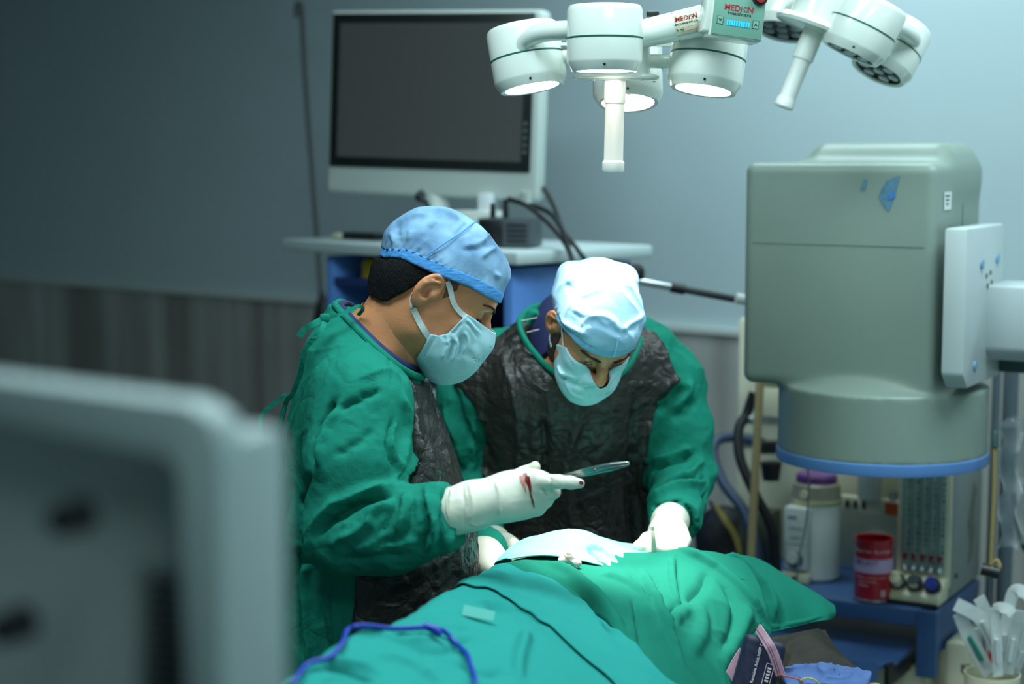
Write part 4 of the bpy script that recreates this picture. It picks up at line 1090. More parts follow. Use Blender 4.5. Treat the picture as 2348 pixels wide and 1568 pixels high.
# collar rim, scrubs, ties
def on_neck(a):     # ring round the neck opening, on the cut edge of the gown
    c = (nlA + nlB) / 2; dr = nd / np.linalg.norm(nd) * math.cos(a) + np.array([0, 1., 0]) * math.sin(a)
    rr_ = np.linspace(.02, .125 if math.cos(a) < -.3 else .22, 160); pts = c[None] + rr_[:, None] * dr[None] - nn * .006
    dd = np.minimum(sd_stack(pts, tor1), sd_chain(pts, [sh1, P(812, 1060, 2.68)], [.074, .073])); k = np.where(dd > 0)[0]
    return Vector(pts[k[0] if len(k) else -1] + nn * .004)
MB().tube([on_neck(k * math.pi / 10) for k in range(20)], .0062, 10, True, 4).build('collar', m_gown, p1)
MB().tube([Vector(((nlA + nlB) / 2)).lerp(on_neck(k * math.pi / 10), .88) + Vector((-.002, 0, .006)) for k in range(20)], .007, 10, True, 4, flat=.7).build('scrub_collar', m_navy, p1)
tie = [([P(745, 728, 2.76), P(720, 742, 2.74), P(698, 756, 2.74), P(686, 772, 2.74)], .010), ([P(747, 728, 2.76), P(775, 722, 2.76), P(800, 712, 2.77), P(822, 702, 2.78), P(832, 708, 2.80), P(822, 722, 2.82)], .006),
       ([P(745, 730, 2.76), P(735, 760, 2.73), P(700, 800, 2.73), P(690, 850, 2.74), P(672, 900, 2.75), P(655, 925, 2.76), P(640, 1000, 2.78), P(638, 1060, 2.78), P(622, 1130, 2.77), P(626, 1200, 2.77)], .008),
       ([P(656, 905, 2.76), P(620, 932, 2.76), P(598, 955, 2.76), P(597, 985, 2.76), P(608, 1008, 2.77), P(636, 1020, 2.78)], .007),
       ([P(652, 930, 2.76), P(640, 1000, 2.77), P(644, 1060, 2.78), P(648, 1180, 2.78)], .006)]
for pts, w in tie: MB().ribbon(pts, Vector((.3, -1, .2)), w, .002).build('gown_tie', m_gown, p1)
MB().box(P(745, 729, 2.755), (.016, .012, .014), None, .004).build('tie_knot', m_gown, p1)
# body
def f_body1(p):
    d = sd_stack(p, [(r[0], r[1], r[2], max(r[3] - .04, .03), max(r[4] - .04, .03)) for r in tor1 if .8 < r[0] < 1.42] + [(.78, -.22, 2.9, .12, .16)])
    d = smin(d, sd_chain(p, [sh1, el1, cf1, P(1130, 1150, 2.61)], [.040, .030, .026, .022]), .03)
    d = smin(d, sd_chain(p, [sh1b, el1b, cf1b, P(1130, 1285, 2.98)], [.05, .042, .034, .026]), .03)
    for s in (-1, 1):
        d = smin(d, sd_chain(p, [(-.235, 2.9 + s * .09, .84), (-.225, 2.9 + s * .10, .48), (-.25, 2.9 + s * .10, .09), (-.16, 2.9 + s * .11, .055)], [.08, .055, .04, .035]), .03)
    d = smin(d, sd_chain(p, neck1[0] + [P(860, 870, 2.88)], neck1[1] + [.07], .03), .03)
    return d
f1h, body1 = build_head(p1, F1, neck1, m_skin1, body_parts=(f_body1, (-.50, 2.5, .0), (.14, 3.25, 1.46)))
for s in (-1, 1):
    sdf_obj('shoe', lambda p, s=s: smax(smin(sd_ell(p, (-.16, 2.9 + s * .11, .045), (.11, .048, .05)), sd_ell(p, (-.22, 2.9 + s * .105, .06), (.065, .045, .06)), .03), .002 - p[:, 2], .005), (-.32, 2.7, -.01), (-.02, 3.1, .16), .008, m_rub, p1)
    MB().tube([Vector((-.232, 2.9 + s * .10, .50)), Vector((-.235, 2.9 + s * .10, .30)), Vector((-.245, 2.9 + s * .10, .09))], [.085, .08, .075], 20).build('trouser_leg', m_navy, p1)
# cap
def cap_parts(F, lowpts, bulge, par, m_c, m_b, fh, seam=None, bandw=.020, seed=0, lump=.006, m_seamc=None, noise=(11, 9, 9), bfun=None, cst=(), kk=.02):
    lp = np.array(lowpts)
    def below(q): return np.interp(q[:, 0], lp[:, 0], lp[:, 1]) - q[:, 2]       # >0 under the band edge
    def hd(q): return np.minimum(sd_ell(q, (-.008, 0, .042), (.098, .076, .086)), sd_ell(q, (.040, 0, .045), (.056, .064, .058)))
    def base(p):
        q = to_local(p, F); d = smin(hd(q), sd_ell(q, (.0, 0, .03), (.09, .07, .07)), .03) - .0055
        up = np.clip((-below(q) - .012) / .03, 0, 1)
        for c, r in bulge: d = smin(d, sd_ell(q, c, r) + (1 - up) * .010, kk)
        if bfun: d = bfun(q, d)
        return d
    def band_base(p): q = to_local(p, F); return smin(hd(q), sd_ell(q, (.0, 0, .03), (.09, .07, .07)), .03) - .0045
    c = F[1]; lo = c - .17; hi = c + .19
    def reg_c(p): q = to_local(p, F); return below(q) + bandw * .8
    def dsp(v, n):
        q = to_local(v, F); up = np.clip((-below(q) - .018) / .025, 0, 1)
        d = up * lump * (crumple(q, noise, seed, 2, .6) - .3) * 1.5
        ed = np.clip(1 - np.abs(-below(q) - bandw) / .012, 0, 1)
        ang = np.arctan2(q[:, 1], q[:, 0])
        d = np.maximum(d + strokes(v, n, cst, 1, 1), -.0022)
        return d + ed * .0016 * np.sin(ang * 46 + 3 * vn(q, 30, 4)) * np.clip(-q[:, 0] * 20 + .5, .15, 1)
    o1 = sdf_obj('cap', shell(base, .0, reg_c, .012), lo, hi, .0030, m_c, par, dsp, base)
    def reg_b(p): q = to_local(p, F); b_ = below(q); return np.maximum(b_, -b_ - bandw)
    def dsb(v, n):
        q = to_local(v, F); ang = np.arctan2(q[:, 1], q[:, 0])
        return .0012 * (crumple(q, (10, 10, 60), seed + 9, 2, .3) - .4) + .0015 * np.sin(ang * 50) * np.clip((-q[:, 0] - .06) * 30, 0, 1)
    sdf_obj('cap_band', shell(band_base, .0012, reg_b, .004), lo, hi, .0026, m_b, o1, dsb, band_base)
    return base, below
def bf1(q, d): # boxier crown front
    return d
base1, below1 = cap_parts(F1, [(-.14, -.022), (-.100, -.006), (-.073, .016), (-.0085, .033), (.04, .047), (.087, .053), (.14, .056)],
          [((-.040, 0, .052), (.070, .066, .070)), ((.020, 0, .060), (.068, .066, .063)), ((-.085, 0, .030), (.030, .045, .030)), ((.055, 0, .082), (.034, .048, .034))], p1, m_cap, m_band, f1h, seed=3, lump=.006,
          cst=[((lambda l: [(820 + a / 3.563, 460 + b / 3.563) for a, b in l])(l_), w_, h_) for l_, w_, h_ in (
            ([(690, 110), (600, 250), (480, 350)], .004, -.004), ([(330, 190), (450, 125), (600, 110)], .006, .005), ([(690, 105), (760, 105), (820, 150)], .006, .005), ([(880, 165), (815, 215), (780, 265)], .004, .005), ([(850, 165), (790, 200), (750, 240)], .004, -.003),
            ([(870, 370), (960, 365), (1050, 310)], .005, .005), ([(860, 400), (960, 395), (1040, 350)], .005, -.003), ([(1010, 465), (1060, 420), (1130, 385)], .004, .006), ([(1000, 340), (1030, 300), (1080, 290)], .005, .004), ([(1130, 600), (1170, 630)], .004, .004),
            ([(600, 200), (660, 160)], .006, .004), ([(340, 200), (330, 270), (350, 340)], .005, -.004), ([(270, 260), (290, 310), (290, 350)], .004, .004), ([(420, 240), (420, 330)], .004, .003), ([(480, 400), (560, 300)], .003, .003))])
def seam_line(F, base, pts, par, m, r=.0011):
    w = []
    for q in pts:
        p = to_world(q, F)[None]
        for _ in range(6):
            d = base(p)[0] - .004; g = grad(base, p)[0]; p = p - (g * d)[None] * .8
        w.append(Vector(p[0]))
    MB().tube(w, r, 8).build('cap_seam', m, par)
seam_line(F1, base1, [(-.040, -.072, .045), (-.030, -.066, .075), (-.02, -.05, .10), (-.015, -.03, .115), (-.01, 0, .122)], p1, m_band)
# hair
def sd_skull1(p):
    q = to_local(p, F1); return f1h(p)
def reg_hair1(p):
    q = to_local(p, F1); x, z = q[:, 0], q[:, 2]
    d = -below1(q) + .003
    d = np.maximum(d, sd_poly(x, z, [(-.18, -.066), (-.070, -.064), (-.052, -.058), (-.040, -.030), (-.030, -.012), (-.020, .022), (-.005, .040), (.03, .06), (.03, .12), (-.2, .12)]))
    return np.maximum(d + .003 * vn(q, 130, 3), -(sd_ears(q) - .004))
def f_hairb(p):
    q = to_local(p, F1)
    return smin(f1h(p), sd_ell(q, (-.056, 0, -.004), (.044, .056, .056)), .03)
sdf_obj('hair', shell(f_hairb, .004, reg_hair1, .004), F1[1] - .16, F1[1] + .1, .0024, m_hair, p1, lambda v, n: .0008 * vn(to_local(v, F1), (260, 260, 90), 8), f_hairb)
# sideburn and stubble areas are thin tufts on the cheek
def reg_burn(p):
    q = to_local(p, F1); return np.maximum(sd_poly(q[:, 0], q[:, 2], [(.012, .05), (.026, .05), (.030, .028), (.024, .008), (.018, .0), (.012, .012)]) + .003 * vn(q, 260, 5), -(sd_ears(q) - .003))
m_stub = mat('stubble', (120, 82, 58), .7, bump=.8, bscale=500)
sdf_obj('sideburn', shell(f1h, .0006, reg_burn, .002), F1[1] - .12, F1[1] + .12, .0022, m_stub, p1)
# brows and eyes
def brows(F, fh, par):
    for s in (-1, 1):
        w = []
        for q in ((.101, .012, .033), (.100, .026, .039), (.090, .040, .041), (.078, .050, .037)):
            p = to_world((q[0], s * q[1], q[2]), F)[None]
            for _ in range(5): p = p - (grad(fh, p)[0] * (fh(p)[0] - .0006))[None]
            w.append(Vector(p[0]))
        MB().tube(w, [.0018, .0030, .0026, .0010], 8, flat=.8).build('eyebrow', m_brow, par)
        c = to_world((.0795, s * .0315, .0175), F); e = MB().lathe([(0, -.0118)] + [(.0118 * math.sin(a), -.0118 * math.cos(a)) for a in np.linspace(.2, 2.94, 12)] + [(0, .0118)], Matrix.Translation(Vector(c)) @ Matrix.Scale(F[2] * .97, 4), 24).build('eyeball', m_eye, par)
        c2 = to_world((.0795 + .0062, s * .0315, .0175 - .0055), F); MB().lathe([(0, -.0062)] + [(.0062 * math.sin(a), -.0062 * math.cos(a)) for a in np.linspace(.2, 2.94, 8)] + [(0, .0062)], Matrix.Translation(Vector(c2)) @ Matrix.Scale(F[2] * .95, 4), 16).build('iris', m_iris, e)
        l = []
        for q in ((.0945, .020, .0115), (.0965, .030, .0105), (.091, .043, .0120)):
            p = to_world((q[0], s * q[1], q[2]), F); l.append(Vector(p))
        MB().tube(l, .0009, 6).build('lashes', m_brow, par)
brows(F1, f1h, p1)
# mask
def mask(F, fh, poly, par, ztop, folds, bul=(.088, 0, -.052), br=(.048, .050, .052)):
    def base(p):
        q = to_local(p, F); d = smin(sd_head(q), sd_ell(q, bul, br), .03)
        d = smin(d, sd_ell(q, (.102, 0, -.018), (.020, .022, .030)), .02) if ztop[1][0] > 0 else d
        return d - (.0062 if ztop[1][0] > 0 else .0040)
    def reg(p): q = to_local(p, F); return np.maximum(sd_poly(q[:, 0], q[:, 2], poly), q[:, 2] - np.interp(np.abs(q[:, 1]), ztop[0], ztop[1]))
    def dsp(v, n):
        q = to_local(v, F)
        return .0022 * vn(q, (14, 10, 26), 5) + .0010 * vn(q, 55, 6) + strokes(v, n, folds, 1, 1)
    o = sdf_obj('face_mask', shell(base, .0, reg, .0030), F[1] - .16, F[1] + .17, .0020, m_mask, par, dsp, base)
    return o, base
mp1 = [(.0667, .0100), (.090, .011), (.125, .016), (.15, -.02), (.15, -.08), (.11, -.13), (.080, -.125), (.0500, -.108), (.0400, -.052), (.053, -.046), (.062, -.034), (.064, -.015)]
Zh = 3.563
def zh(l): return [(820 + a / Zh, 460 + b / Zh) for a, b in l]
fo1 = [(zh([(765, 1130), (775, 1200), (725, 1320)]), .0032, -.0055), (zh([(735, 1120), (735, 1200), (700, 1300)]), .004, .0035), (zh([(835, 1120), (850, 1200), (815, 1290)]), .0035, -.0045), (zh([(805, 1110), (810, 1200), (770, 1320)]), .004, .0035),
       (zh([(870, 1060), (895, 1150), (860, 1260)]), .0035, .003), (zh([(690, 1080), (715, 1150)]), .003, -.003), (zh([(650, 1075), (600, 1175), (530, 1290)]), .0025, -.0014),
       (zh([(890, 940), (960, 1010), (1030, 1080)]), .0022, -.0014), (zh([(880, 960), (950, 1030), (1010, 1100)]), .0022, .0014), (zh([(870, 985), (930, 1050), (985, 1130)]), .0022, -.0014),
       (zh([(770, 1090), (800, 1060), (850, 1000)]), .003, -.003)]
fo2 = [(z2([(480, 1060), (540, 1150), (680, 1190)]), .004, .004), (z2([(600, 1210), (740, 1280), (880, 1250)]), .005, -.004), (z2([(560, 1240), (640, 1340), (760, 1380)]), .004, .003), (z2([(900, 1260), (980, 1200), (1060, 1120)]), .004, .003), (z2([(500, 1180), (600, 1180), (700, 1230)]), .004, -.003)]
mk1, mb1 = mask(F1, f1h, mp1, p1, ([0, .1], [.0095, .0115]), fo1)
fm1 = lambda p: np.minimum(f1h(p), mb1(p) + .002)
for s in (-1, 1):
    ear_loop(F1, s, m_strap, mk1, [(.010, .080, .034), (.020, .078, .026), (.038, .072, .012), (.055, .066, .006), (.068, .058, .004)], .0085, f1h, .002)
    ear_loop(F1, s, m_strap, mk1, [(-.020, .082, -.014), (-.016, .078, -.028), (.005, .074, -.042), (.025, .068, -.052), (.042, .060, -.058)], .010, f1h, .002)
# gloves, near hand of the profile person
def f_glove1(p):
    d = sd_chain(p, [P(1040, 1172, 2.60), P(1085, 1158, 2.60), P(1140, 1146, 2.60)], [.0365, .0335, .0325], .02)
    d = smin(d, sd_ell(p, A(P(1195, 1133, 2.605)), (.047, .024, .038)), .03)
    d = smin(d, sd_ell(p, A(P(1235, 1108, 2.60)), (.024, .018, .018)), .02)
    idx = sd_chain(p, [P(1238, 1102, 2.585), P(1282, 1105, 2.575), P(1308, 1106, 2.58), P(1330, 1108, 2.585)], [.0125, .0098, .0088, .0074], .006)
    mid = sd_chain(p, [P(1236, 1122, 2.59), P(1268, 1127, 2.60), P(1262, 1132, 2.625), P(1240, 1130, 2.64)], [.013, .0105, .009, .008], .006)
    rng = sd_chain(p, [P(1226, 1140, 2.595), P(1250, 1147, 2.605), P(1246, 1150, 2.63), P(1222, 1146, 2.645)], [.013, .0100, .009, .008], .006)
    lit = sd_chain(p, [P(1214, 1156, 2.60), P(1232, 1166, 2.61), P(1228, 1168, 2.63), P(1208, 1162, 2.64)], [.012, .0095, .0085, .0075], .006)
    thb = sd_chain(p, [P(1165, 1106, 2.635), P(1205, 1086, 2.65), P(1222, 1078, 2.65), P(1227, 1070, 2.645)], [.016, .012, .0095, .0085], .008)
    d = smin(d, idx, .010)
    for e in (mid, rng, lit): d = smin(d, e, .007)
    return smin(d, thb, .014)
def disp_g1(v, n):
    d = .0012 * vn(v, 38, 3) + .0008 * (crumple(v, 50, 9, 2) - .4)
    return d + strokes(v, n, [([(1136, 1102), (1146, 1140), (1143, 1185)], .0022, .0028), ([(1075, 1104), (1083, 1150), (1080, 1200)], .003, .0022), ([(1058, 1112), (1066, 1160), (1062, 1210)], .003, -.002),
                            ([(1110, 1195), (1095, 1203), (1080, 1200)], .003, .002), ([(1258, 1090), (1264, 1105), (1260, 1118)], .002, -.0022), ([(1240, 1120), (1250, 1128), (1256, 1140)], .002, -.003)])
gl1 = sdf_obj('glove', f_glove1, (-.16, 2.50, 1.03), (.16, 2.70, 1.36), .0025, m_glove, p1, disp_g1)
MB().tube([P(1029, 1120, 2.585), P(1024, 1140, 2.566), P(1026, 1180, 2.562), P(1040, 1212, 2.58), P(1046, 1226, 2.60), P(1038, 1200, 2.635), P(1028, 1150, 2.637), P(1027, 1122, 2.615)], .0016, 8, True).build('glove_cuff', m_glove, gl1)
# blood marks
m_blood = mat('blood', (120, 26, 24), .35)
m_blood2 = mat('blood_faint', (196, 120, 104), .4)
def mark(f, line, w, m, par, off=.0012, yr=(2.3, 2.9)):
    pts = [hit(f, a, b, off, *yr) for a, b in line]; pts = [q for q in pts if q is not None]
    if len(pts) > 1:
        nr = [Vector(grad(f, A(q)[None])[0]) for q in pts]
        MB().ribbon(pts, nr, w, .0006, 6).build('blood_mark', m, par)
mark(f_glove1, [(1203, 1085), (1208, 1100), (1213, 1115), (1216, 1130), (1221, 1148), (1225, 1164)], [.006, .006, .003, .002, .003, .001], m_blood, gl1)
mark(f_glove1, [(1211, 1092), (1214, 1106), (1218, 1128)], [.004, .004, .001], m_blood, gl1, .0014)
mark(f_glove1, [(1197, 1090), (1199, 1104), (1204, 1118), (1205, 1128)], [.010, .006, .003, .001], m_blood2, gl1, .001)
mark(f_glove1, [(1328, 1105), (1334, 1107), (1336, 1111)], [.003, .006, .003], m_blood, gl1, .0012)
# far hand of the profile person
def f_glove1b(p):
    d = sd_chain(p, [P(1098, 1262, 3.02), P(1112, 1278, 2.98), P(1122, 1290, 2.95)], [.033, .031, .030], .02)
    d = smin(d, sd_ell(p, A(P(1128, 1296, 2.935)), (.030, .040, .024)), .02)
    for k, (a, b) in enumerate((((1130, 1288), (1162, 1286)), ((1134, 1296), (1168, 1296)), ((1134, 1304), (1164, 1306)), ((1130, 1311), (1154, 1315)))):
        d = smin(d, sd_chain(p, [P(a[0], a[1], 2.93 - .008 * k), P((a[0] + b[0]) / 2, (a[1] + b[1]) / 2 - 3, 2.92 - .008 * k), P(b[0], b[1], 2.91 - .008 * k)], [.0115, .010, .008], .005), .006)
    return smin(d, sd_chain(p, [P(1118, 1282, 2.95), P(1140, 1276, 2.94), P(1156, 1276, 2.93)], [.013, .011, .009]), .008)
sdf_obj('glove', f_glove1b, (-.12, 2.82, .93), (.06, 3.07, 1.12), .0035, m_glove, p1)
# instrument held by the near hand
t = thing('tissue_forceps', 'long steel forceps held out by the gloved hand over the patient', 'forceps', P(1340, 1082, 2.60))
m_steel = mat('surgical_steel', (178, 186, 184), .22, 1.0, bump=.03, bscale=120)
a0, a1 = P(1228, 1104, 2.612), P(1443, 1062, 2.585)
dI = (a1 - a0).normalized(); upI = Vector((0, -.25, 1)); sI = dI.cross(upI).normalized(); upI = sI.cross(dI)
for s in (-1, 1):
    M = frame(a0, dI, upI); L = (a1 - a0).length
    pr = [(0, .0005), (L * .30, .0030), (L * .55, .0062), (L * .80, .0058), (L * .975, .0034), (L, .0015), (L, .0002), (L * .5, .0002), (0, .0)] 
    pr = [(x, y * s) for x, y in pr]
    if s < 0: pr = pr[::-1]
    b = MB(); b.prism(pr, M @ Matrix.Translation((0, s * .00025, -.0022)), .0044, .0004); arm_ = b.build('jaw_arm', m_steel, t)
    MB().tube([M @ Vector((L * .35, s * .0022, .0023)), M @ Vector((L * .55, s * .0040, .0023)), M @ Vector((L * .88, s * .0030, .0023))], .0004, 6).build('groove', m_black, arm_)
MB().cyl(P(1362, 1079, 2.586) , P(1362, 1079, 2.594), .0022).build('pivot_screw', m_chrome, t)
# ---------------------------------------------------------------- person bending toward the camera
T2, Y2 = math.radians(50), math.radians(14)
F2 = head_frame(P(1356, 752, 3.14), (math.cos(T2) * math.sin(Y2), -math.cos(T2) * math.cos(Y2), -math.sin(T2)), math.radians(-7), .905)
p2 = thing('person', 'person facing us, bent over the patient, with brightly lit pale blue cap and mask', 'person', (.16, 3.55, 0))
neck2 = ([A(F2[1]) + np.array([-.01, .03, -.03]), P(1350, 790, 3.26), P(1340, 840, 3.36)], [.060, .060, .075])
tor2 = [ring(1300, 1110, 1502, 3.46, .125), ring(1200, 1106, 1492, 3.46, .125), ring(1100, 1104, 1486, 3.44, .13), ring(1000, 1108, 1494, 3.41, .135), ring(940, 1100, 1500, 3.39, .135), ring(880, 1085, 1515, 3.38, .13),
        ring(820, 1105, 1520, 3.375, .115), ring(775, 1150, 1505, 3.38, .095), ring(740, 1185, 1480, 3.39, .07), ring(712, 1215, 1450, 3.40, .05)]
tor2 += [(.72, .155, 3.50, .18, .14), (.36, .155, 3.52, .20, .16)]
s2a, e2a, w2a = P(1085, 905, 3.40), P(1078, 1110, 3.44), P(1118, 1238, 3.22)
s2b, e2b, w2b = P(1532, 880, 3.39), P(1562, 1085, 3.36), P(1545, 1190, 3.17)
def f_gown2(p):
    d = sd_stack(p, tor2)
    a = sd_chain(p, [P(1130, 830, 3.39), s2a, P(1064, 985, 3.41), e2a, w2a], [.062, .066, .052, .052, .036], .03)
    b = sd_chain(p, [P(1490, 810, 3.39), s2b, P(1560, 985, 3.37), e2b, w2b], [.060, .066, .058, .061, .048], .03)
    d = smin(smin(d, a, .035), b, .035)
    hole = sd_chain(p, [P(1345, 800, 3.20), P(1335, 770, 3.30), P(1330, 735, 3.44)], [.085, .090, .080], .02)
    hole = np.minimum(hole, sd_ell(p, A(P(1232, 768, 3.28)), (.036, .10, .046)))
    d = smax(d, -hole, .015)
    for w_, e_ in ((w2a, e2a), (w2b, e2b)):
        dr = (A(w_) - A(e_)); dr = dr / np.linalg.norm(dr); near = np.linalg.norm(p - A(w_), axis=1) < .09
        d = np.where(near, smax(d, (p - A(w_)) @ dr - .012, .008), d)
    return d
Z3 = 2348 / 700.
def z3(l): return [(960 + a / Z3, 1000 + b / Z3) for a, b in l]
st2 = [(z3([(1790, 250), (1950, 200), (2120, 120)]), .010, -.012), (z3([(1800, 210), (1960, 160), (2100, 80)]), .010, .009), (z3([(1830, 440), (1990, 360), (2140, 350), (2210, 420)]), .009, -.012), (z3([(1770, 480), (1950, 400), (2150, 380), (2200, 480)]), .010, .011),
       (z3([(1780, 520), (1900, 560), (2060, 470)]), .007, -.009), (z3([(2180, 180), (2090, 280), (1900, 360)]), .010, .009), (z3([(2200, 300), (2190, 420), (2200, 560)]), .010, -.008), (z3([(2040, 500), (2100, 600), (2090, 740)]), .006, -.009),
       (z3([(2110, 560), (2140, 640), (2120, 720)]), .006, .008), (z3([(1900, 560), (1840, 620), (1780, 680)]), .006, .007), (z3([(1960, 540), (2030, 600), (2060, 700)]), .006, .006),
       (z2([(1640, 1180), (1480, 1290)]), .010, .006), (z2([(1700, 1250), (1560, 1400), (1460, 1480)]), .012, -.010), (z2([(1760, 1200), (1690, 1350), (1540, 1480)]), .012, .009), (z2([(1790, 1400), (1700, 1480), (1600, 1560)]), .012, -.010),
       (z2([(1640, 1165), (1540, 1225), (1450, 1280)]), .0035, -.004), (z2([(0, 1180), (0, 1400)]), .01, .003),
       ([(1040, 880), (1060, 960), (1100, 1030)], .012, -.010), ([(1020, 930), (1050, 1010), (1070, 1080)], .012, .008), ([(1085, 960), (1090, 1030), (1080, 1090)], .010, .008), ([(1010, 960), (1035, 1030)], .01, -.006),
       ([(1150, 820), (1180, 900), (1190, 1000), (1180, 1200)], .012, .006), ([(1240, 930), (1250, 1050), (1240, 1250)], .014, -.009), ([(1460, 900), (1450, 1000), (1440, 1150), (1450, 1260)], .014, -.010), ([(1330, 960), (1300, 1060), (1310, 1240)], .014, .008), ([(1490, 960), (1470, 1060), (1475, 1250)], .010, .006)]
def disp_gown2(v, n):
    kb_ = np.clip(1 - np.abs(sd_chain(v, [s2b, P(1560, 985, 3.37), e2b, w2b], [.066, .058, .061, .048])) / .03, 0, 1)
    d = (1 - kb_) * .009 * (axial(v, (0, 0, 1), 3, 12, 31) - .25) + kb_ * .010 * (axial(v, (.8, 0, .5), 5, 17, 33) - .25) + .003 * (crumple(v, 26, 10, 2, .9) - .3)
    return d + strokes(v, n, st2, .62, 1.5)
sdf_obj('gown', f_gown2, (-.22, 3.04, .35), (.52, 3.70, 1.52), .0048, m_gown, p2, disp_gown2)
pp2 = [(1184, 742), (1110, 795), (1068, 832), (1035, 870), (1058, 908), (1085, 940), (1116, 966), (1113, 1060), (1096, 1112), (1100, 1500), (1500, 1500), (1488, 1200), (1482, 1100), (1485, 1040), (1492, 985), (1500, 943), (1530, 905), (1556, 872), (1535, 830), (1520, 790), (1500, 768), (1474, 752), (1400, 745)]
def reg_panel2(p):
    x, y, _ = project(p)
    arms = np.minimum(sd_chain(p, [P(1060, 940, 3.40), P(1064, 985, 3.41), e2a, w2a], [.05, .052, .052, .036]), sd_chain(p, [P(1565, 950, 3.38), P(1560, 985, 3.37), e2b, w2b], [.05, .058, .061, .048]))
    return np.maximum(np.maximum(sd_poly(x, y, pp2) * .00085, p[:, 1] - 3.43), .010 - arms)
sdf_obj('front_panel', shell(f_gown2, .0045, reg_panel2, .012), (-.16, 3.10, .70), (.40, 3.50, 1.45), .0050, m_panel, p2, lambda v, n: disp_gown2(v, n) + .008 * (crumple(v, (15, 15, 10), 18, 3, 1.1) - .10), f_gown2)
MB().tube([P(1270, 698, 3.42), P(1222, 708, 3.40), P(1192, 738, 3.345), P(1202, 776, 3.30), P(1228, 812, 3.275), P(1262, 846, 3.25), P(1330, 885, 3.24), P(1420, 860, 3.25), P(1462, 800, 3.30), P(1470, 740, 3.37), P(1410, 690, 3.44), P(1330, 682, 3.45)], .0085, 12, True, 6, flat=.7).build('collar', m_gown, p2)
sc2 = MB().tube([P(1325, 850, 3.33), P(1322, 790, 3.38), P(1320, 740, 3.44)], [.085, .098, .085], 32).build('scrub_top', m_navy, p2)
for a, b in (((1196, 735), (1232, 728)), ((1208, 762), (1236, 755))):
    MB().tube([P(a[0], a[1], 3.30), P(b[0], b[1], 3.295)], .0008, 6, smooth=False).build('stitch_line', m_strap, sc2)
def f_body2(p):
    d = sd_stack(p, [(r[0], r[1], r[2], max(r[3] - .03, .03), max(r[4] - .03, .03)) for r in tor2 if .9 < r[0] < 1.36] + [(.80, .155, 3.50, .13, .10)])
    d = smin(d, sd_chain(p, [s2a, e2a, w2a], [.034, .026, .020]), .03)
    d = smin(d, sd_chain(p, [s2b, e2b, w2b], [.034, .030, .024]), .03)
    for s in (-1, 1):
        d = smin(d, sd_chain(p, [(.155 + s * .08, 3.50, .86), (.155 + s * .09, 3.50, .48), (.155 + s * .10, 3.54, .09), (.155 + s * .11, 3.46, .055)], [.08, .055, .04, .035]), .03)
    d = smin(d, sd_chain(p, neck2[0] + [P(1335, 900, 3.39)], neck2[1] + [.07], .03), .03)
    return d
f2h, body2 = build_head(p2, F2, neck2, m_skin2, body_parts=(f_body2, (-.2, 3.1, 0), (.52, 3.7, 1.46)))
for s in (-1, 1):
    sdf_obj('shoe', lambda p, s=s: smax(smin(sd_ell(p, (.155 + s * .11, 3.46, .045), (.048, .11, .05)), sd_ell(p, (.155 + s * .105, 3.53, .06), (.045, .065, .06)), .03), .002 - p[:, 2], .005), (-.05, 3.3, -.01), (.36, 3.64, .16), .008, m_rub, p2)
    MB().tube([Vector((.155 + s * .09, 3.50, .52)), Vector((.155 + s * .095, 3.52, .30)), Vector((.155 + s * .10, 3.535, .09))], [.085, .08, .075], 20).build('trouser_leg', m_navy, p2)
def bf2(q, d):
    d = smin(d, sd_ell(q, (-.070, -.062, .080), (.018, .016, .016)), .03)
    return smin(d, sd_ell(q, (-.074, .062, .078), (.018, .018, .016)), .03)
m_cap2 = mat('cap_pale_blue', (156, 200, 226), .75, bump=.3, bscale=30, weave=.3, var=.12, vscale=16, spec=.25)
m_band2 = mat('cap_band_pale', (120, 178, 212), .7, bump=.4, bscale=60, stretch=(1, 1, 4))
base2, below2 = cap_parts(F2, [(-.14, -.03), (-.09, -.022), (-.05, .0), (.0, .026), (.05, .044), (.09, .050), (.14, .052)],
          [((-.030, 0, .044), (.072, .074, .068)), ((.02, 0, .048), (.064, .071, .060)), ((-.05, 0, .048), (.056, .073, .058))], p2, m_cap2, m_band2, f2h, seed=13, lump=.008, bfun=bf2, bandw=.018, kk=.035, cst=[(z2([(1080, 740), (1000, 640), (860, 560)]), .005, .004), (z2([(1095, 740), (1180, 660), (1300, 590)]), .005, .004), (z2([(560, 260), (620, 380), (720, 460), (900, 560)]), .006, -.005), (z2([(600, 500), (700, 560), (860, 600), (1000, 700)]), .006, .004), (z2([(500, 620), (640, 720), (780, 780)]), .005, .004)])
seam_line(F2, base2, [(.095, .004, .056), (.096, .004, .072), (.086, .004, .098)], p2, m_cap2, .0014)
mp2 = [(.058, .010), (.085, .012), (.12, .012), (.16, .0), (.15, -.09), (.11, -.13), (.070, -.125), (.050, -.100), (.028, -.050), (.018, -.030), (.030, -.018), (.045, -.004)]
mk2, mb2 = mask(F2, f2h, mp2, p2, ([0, .008, .018, .032, .06], [-.020, -.016, -.006, .005, .008]), fo2, bul=(.083, 0, -.062), br=(.040, .053, .046))
for s in (-1, 1):
    ear_loop(F2, s, m_strap, mk2, [(.008, .080, .034), (.016, .078, .026), (.034, .074, .010), (.048, .069, -.002), (.054, .066, -.008)], .006, f2h, .002)
    ear_loop(F2, s, m_strap, mk2, [(-.018, .082, -.016), (-.012, .078, -.026), (.005, .074, -.034), (.022, .068, -.036)], .006, f2h, .002)
brows(F2, f2h, p2)
